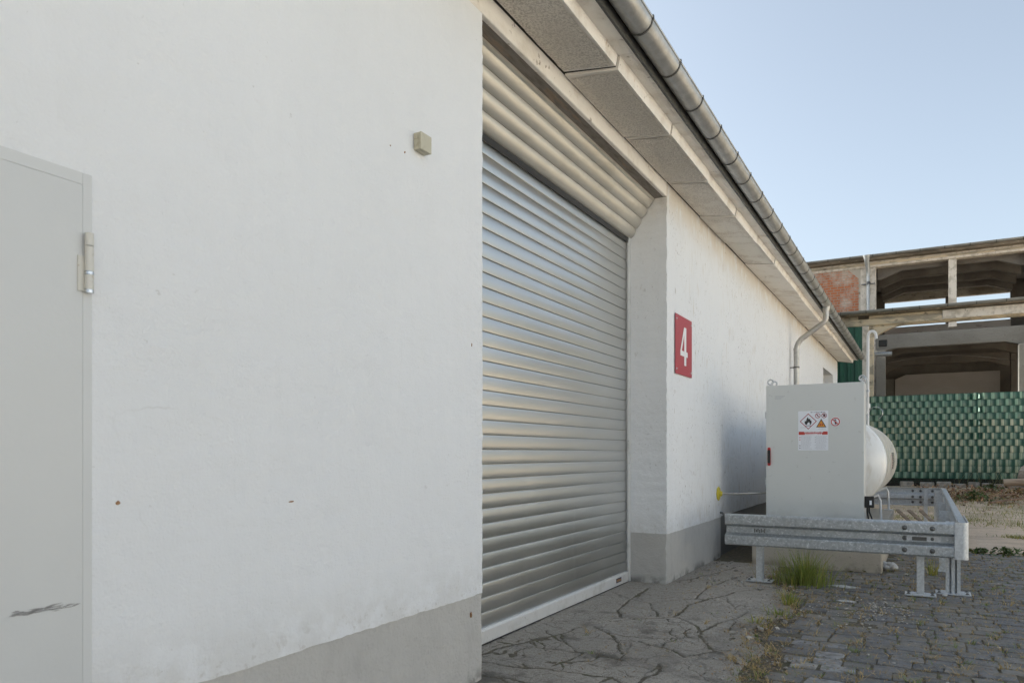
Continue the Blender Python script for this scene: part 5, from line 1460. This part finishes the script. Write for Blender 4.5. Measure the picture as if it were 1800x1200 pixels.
# pebbles and crumbs
m = MB()
for i in range(700):
    u_ = random.random()
    if u_ < .45: y_ = random.uniform(4.2, 8.6); x_ = apron_edge(y_) + random.gauss(0, .13)
    elif u_ < .65: y_ = random.uniform(7.2, 8.9); x_ = random.uniform(-2.18, -1.5)
    else: x_ = random.uniform(-1, 1.4); y_ = random.uniform(4.3, 11.2)
    if -1.8 < x_ < -.36 and y_ > 8.78: continue
    r_ = random.uniform(.004, .013) * (1 if random.random() < .93 else 2.4)
    t = random.uniform(.35, 1.25); m.rock((x_, y_, r_ * .3), r_, .6, 0, t)
for i in range(240):     # mortar crumbs near the white spill
    p = on_z(random.gauss(1540, 45), random.gauss(1072, 14)); r_ = random.uniform(.004, .012); m.rock((p.x, p.y, r_ * .4), r_, .5, 0, random.uniform(1.0, 1.6))
kind(m.build('gravel_crumbs', M['rock'], None, clean=False, smooth=50), 'stuff')
m = MB()      # dry crumbs, seed husks and leaf bits over the paving
for i in range(6000):
    u_ = random.random()
    if u_ < .72: x_ = random.uniform(-1.1, 1.6); y_ = random.uniform(4.2, 11.1)
    elif u_ < .9: y_ = random.uniform(4.2, 8.6); x_ = apron_edge(y_) + random.gauss(0, .10)
    else: x_ = random.uniform(-2.18, -.9); y_ = random.uniform(4.0, 8.8)
    if -1.8 < x_ < -.36 and y_ > 8.75: continue
    t = random.uniform(.5, 2.0); s_ = random.uniform(.004, .013)
    c = Vector((x_, y_, .004 + random.random() * .006)); d1 = Vector((jit(1), jit(1), jit(.25))).normalized(); d2 = d1.cross(Vector((jit(.4), jit(.4), 1))).normalized()
    m.add([c - d1 * s_, c + d2 * s_ * .45, c + d1 * s_, c - d2 * s_ * .45], [(0, 1, 2, 3)], 0, (t, t * random.uniform(.9, 1.15), t * random.uniform(.8, 1.3)))
kind(m.build('dry_husks', M['litter'], None, clean=False), 'stuff')
# leaf litter and splintered wood below the fence
m = MB()
for i in range(2600):
    x_ = random.uniform(-.3, 3.2); y_ = random.gauss(20.9, .9); t = random.uniform(.4, 1.8)
    c = Vector((x_, y_, ground_h(x_, y_) + random.random() * .13)); s_ = random.uniform(.02, .07)
    d1 = Vector((jit(1), jit(1), jit(.5))).normalized(); d2 = d1.cross(Vector((jit(.4), jit(.4), 1))).normalized()
    m.add([c - d1 * s_, c + d2 * s_ * .4, c + d1 * s_, c - d2 * s_ * .4], [(0, 1, 2, 3)], 0, (t, t * random.uniform(.8, 1.1), t))
kind(m.build('leaf_litter', M['litter'], None, clean=False), 'stuff')
# white mortar spills on the paving
for px_, py_, r_, lb in ((1482, 1031, .10, 'larger flat splash of white mortar on the paving before the concrete base'), (1487, 1057, .055, 'smaller bright splash of white mortar on the dark paving')):
    p = on_z(px_, py_); m = MB(); n = 26
    o_ = [(p.x + r_ * (1.3 + jit(.5)) * math.cos(6.283 * k / n), p.y + r_ * (.55 + jit(.25)) * math.sin(6.283 * k / n)) for k in range(n)]
    m.add([(a, b, .004) for a, b in o_] + [(p.x + (a - p.x) * .6, p.y + (b - p.y) * .6, .013) for a, b in o_] + [(p.x, p.y, .014)], [(k, (k + 1) % n, n + (k + 1) % n, n + k) for k in range(n)] + [(n + k, n + (k + 1) % n, 2 * n) for k in range(n)])
    tag(m.build('mortar_spill', M['lime'], None, clean=False, smooth=60), lb, 'mortar')
p = on_z(1562, 1000)
m = MB(); [m.rock((p.x + jit(.06), p.y + jit(.06), .02 + .03 * random.random()), random.uniform(.03, .07), .8, sub=2) for _ in range(7)]; tag(m.build('mortar_lump', M['lime'], None, smooth=60), 'white mortar lump beside the right corner of the concrete base', 'mortar')
for px_, py_, r_, lb in ((1304, 1024, .014, 'round white pebble on the concrete left of the barrier post'), (1661, 1048, .022, 'white stone between the two base plates of the barrier')):
    p = on_z(px_, py_); m = MB(); m.rock((p.x, p.y, r_ * .6), r_, .8, sub=2); tag(m.build('pebble', M['lime'], None, smooth=60), lb, 'pebble')
# log, boulder, planks
z_ = .33
p0, p1 = on_y(1764, 847, 21.4), on_y(1830, 846, 21.3)
m = MB(); pts_ = [Vector(p0).lerp(Vector((p0.x + 2.4, 21.2, p0.z)), k / 8) + Vector((0, 0, jit(.012))) for k in range(9)]
m.tube(pts_, [.085 + jit(.008) for _ in pts_], 14)
tag(m.build('log', M['wood'], None, smooth=50), 'pale weathered log lying on the rubble before the green fence', 'log')
p = on_y(1806, 828, 22.3); m = MB(); m.rock((p.x + .12, 22.3, .55), .48, 1.1, sub=3); tag(m.build('boulder', M['boulder'], None, smooth=30), 'rough concrete boulder behind the log at the frame edge', 'boulder')
plk = [(1646, 850, 1.5, -.34, 'long thin pale stick slanting down from the kerb stones behind the barrier corner'), (1745, 872, 1.0, .25, 'splintered brown plank lying in the weeds'), (1775, 862, .9, -.5, 'broken brown board under the log end'), (1770, 875, .8, .6, 'short dark plank on the leaf litter')]
for i, (px_, py_, L_, an, lb) in enumerate(plk):
    p = on_z(px_, py_, .28); m = MB()
    if i == 0: m.tube([(p.x, p.y, .42), (p.x + .7, p.y - .8, .30), (p.x + 1.3, p.y - 1.7, .2)], [.025, .022, .015], 8)
    else:
        c_, s_ = math.cos(an), math.sin(an); hw_ = .06
        zz0 = ground_h(p.x, p.y) + .06
        vs = [(p.x + a * c_ - b * s_, p.y + a * s_ + b * c_, zz0 + h_ + a * .12) for h_ in (0, .03) for b in (-hw_, hw_) for a in (-L_ / 2, L_ / 2)]
        m.add(vs, [(0, 2, 3, 1), (4, 5, 7, 6), (0, 1, 5, 4), (2, 6, 7, 3), (0, 4, 6, 2), (1, 3, 7, 5)])
    tag(m.build('stick' if i == 0 else 'plank', M['wood' if i == 0 else 'plank'], None, bevel=0 if i == 0 else .006), lb, 'stick' if i == 0 else 'plank')
# timber laths behind the tank
for k in range(3):
    x_ = -.42 + k * .17; m = MB(); m.add([(x_, 13.9, .32), (x_ + .05, 13.9, .32), (x_ + .45, 13.2, 0), (x_ + .40, 13.2, 0), (x_, 13.93, .35), (x_ + .05, 13.93, .35), (x_ + .45, 13.24, .0), (x_ + .40, 13.24, .0)], [(0, 1, 2, 3), (4, 7, 6, 5), (0, 4, 5, 1), (1, 5, 6, 2), (2, 6, 7, 3), (3, 7, 4, 0)])
    tag(m.build('lath', M['wood'], None), 'grey timber lath leaning behind the white tank near the far barrier', 'lath', 'laths leaning behind the tank')

for o in list(COL.objects):
    if '_base' in o: del o['_base']
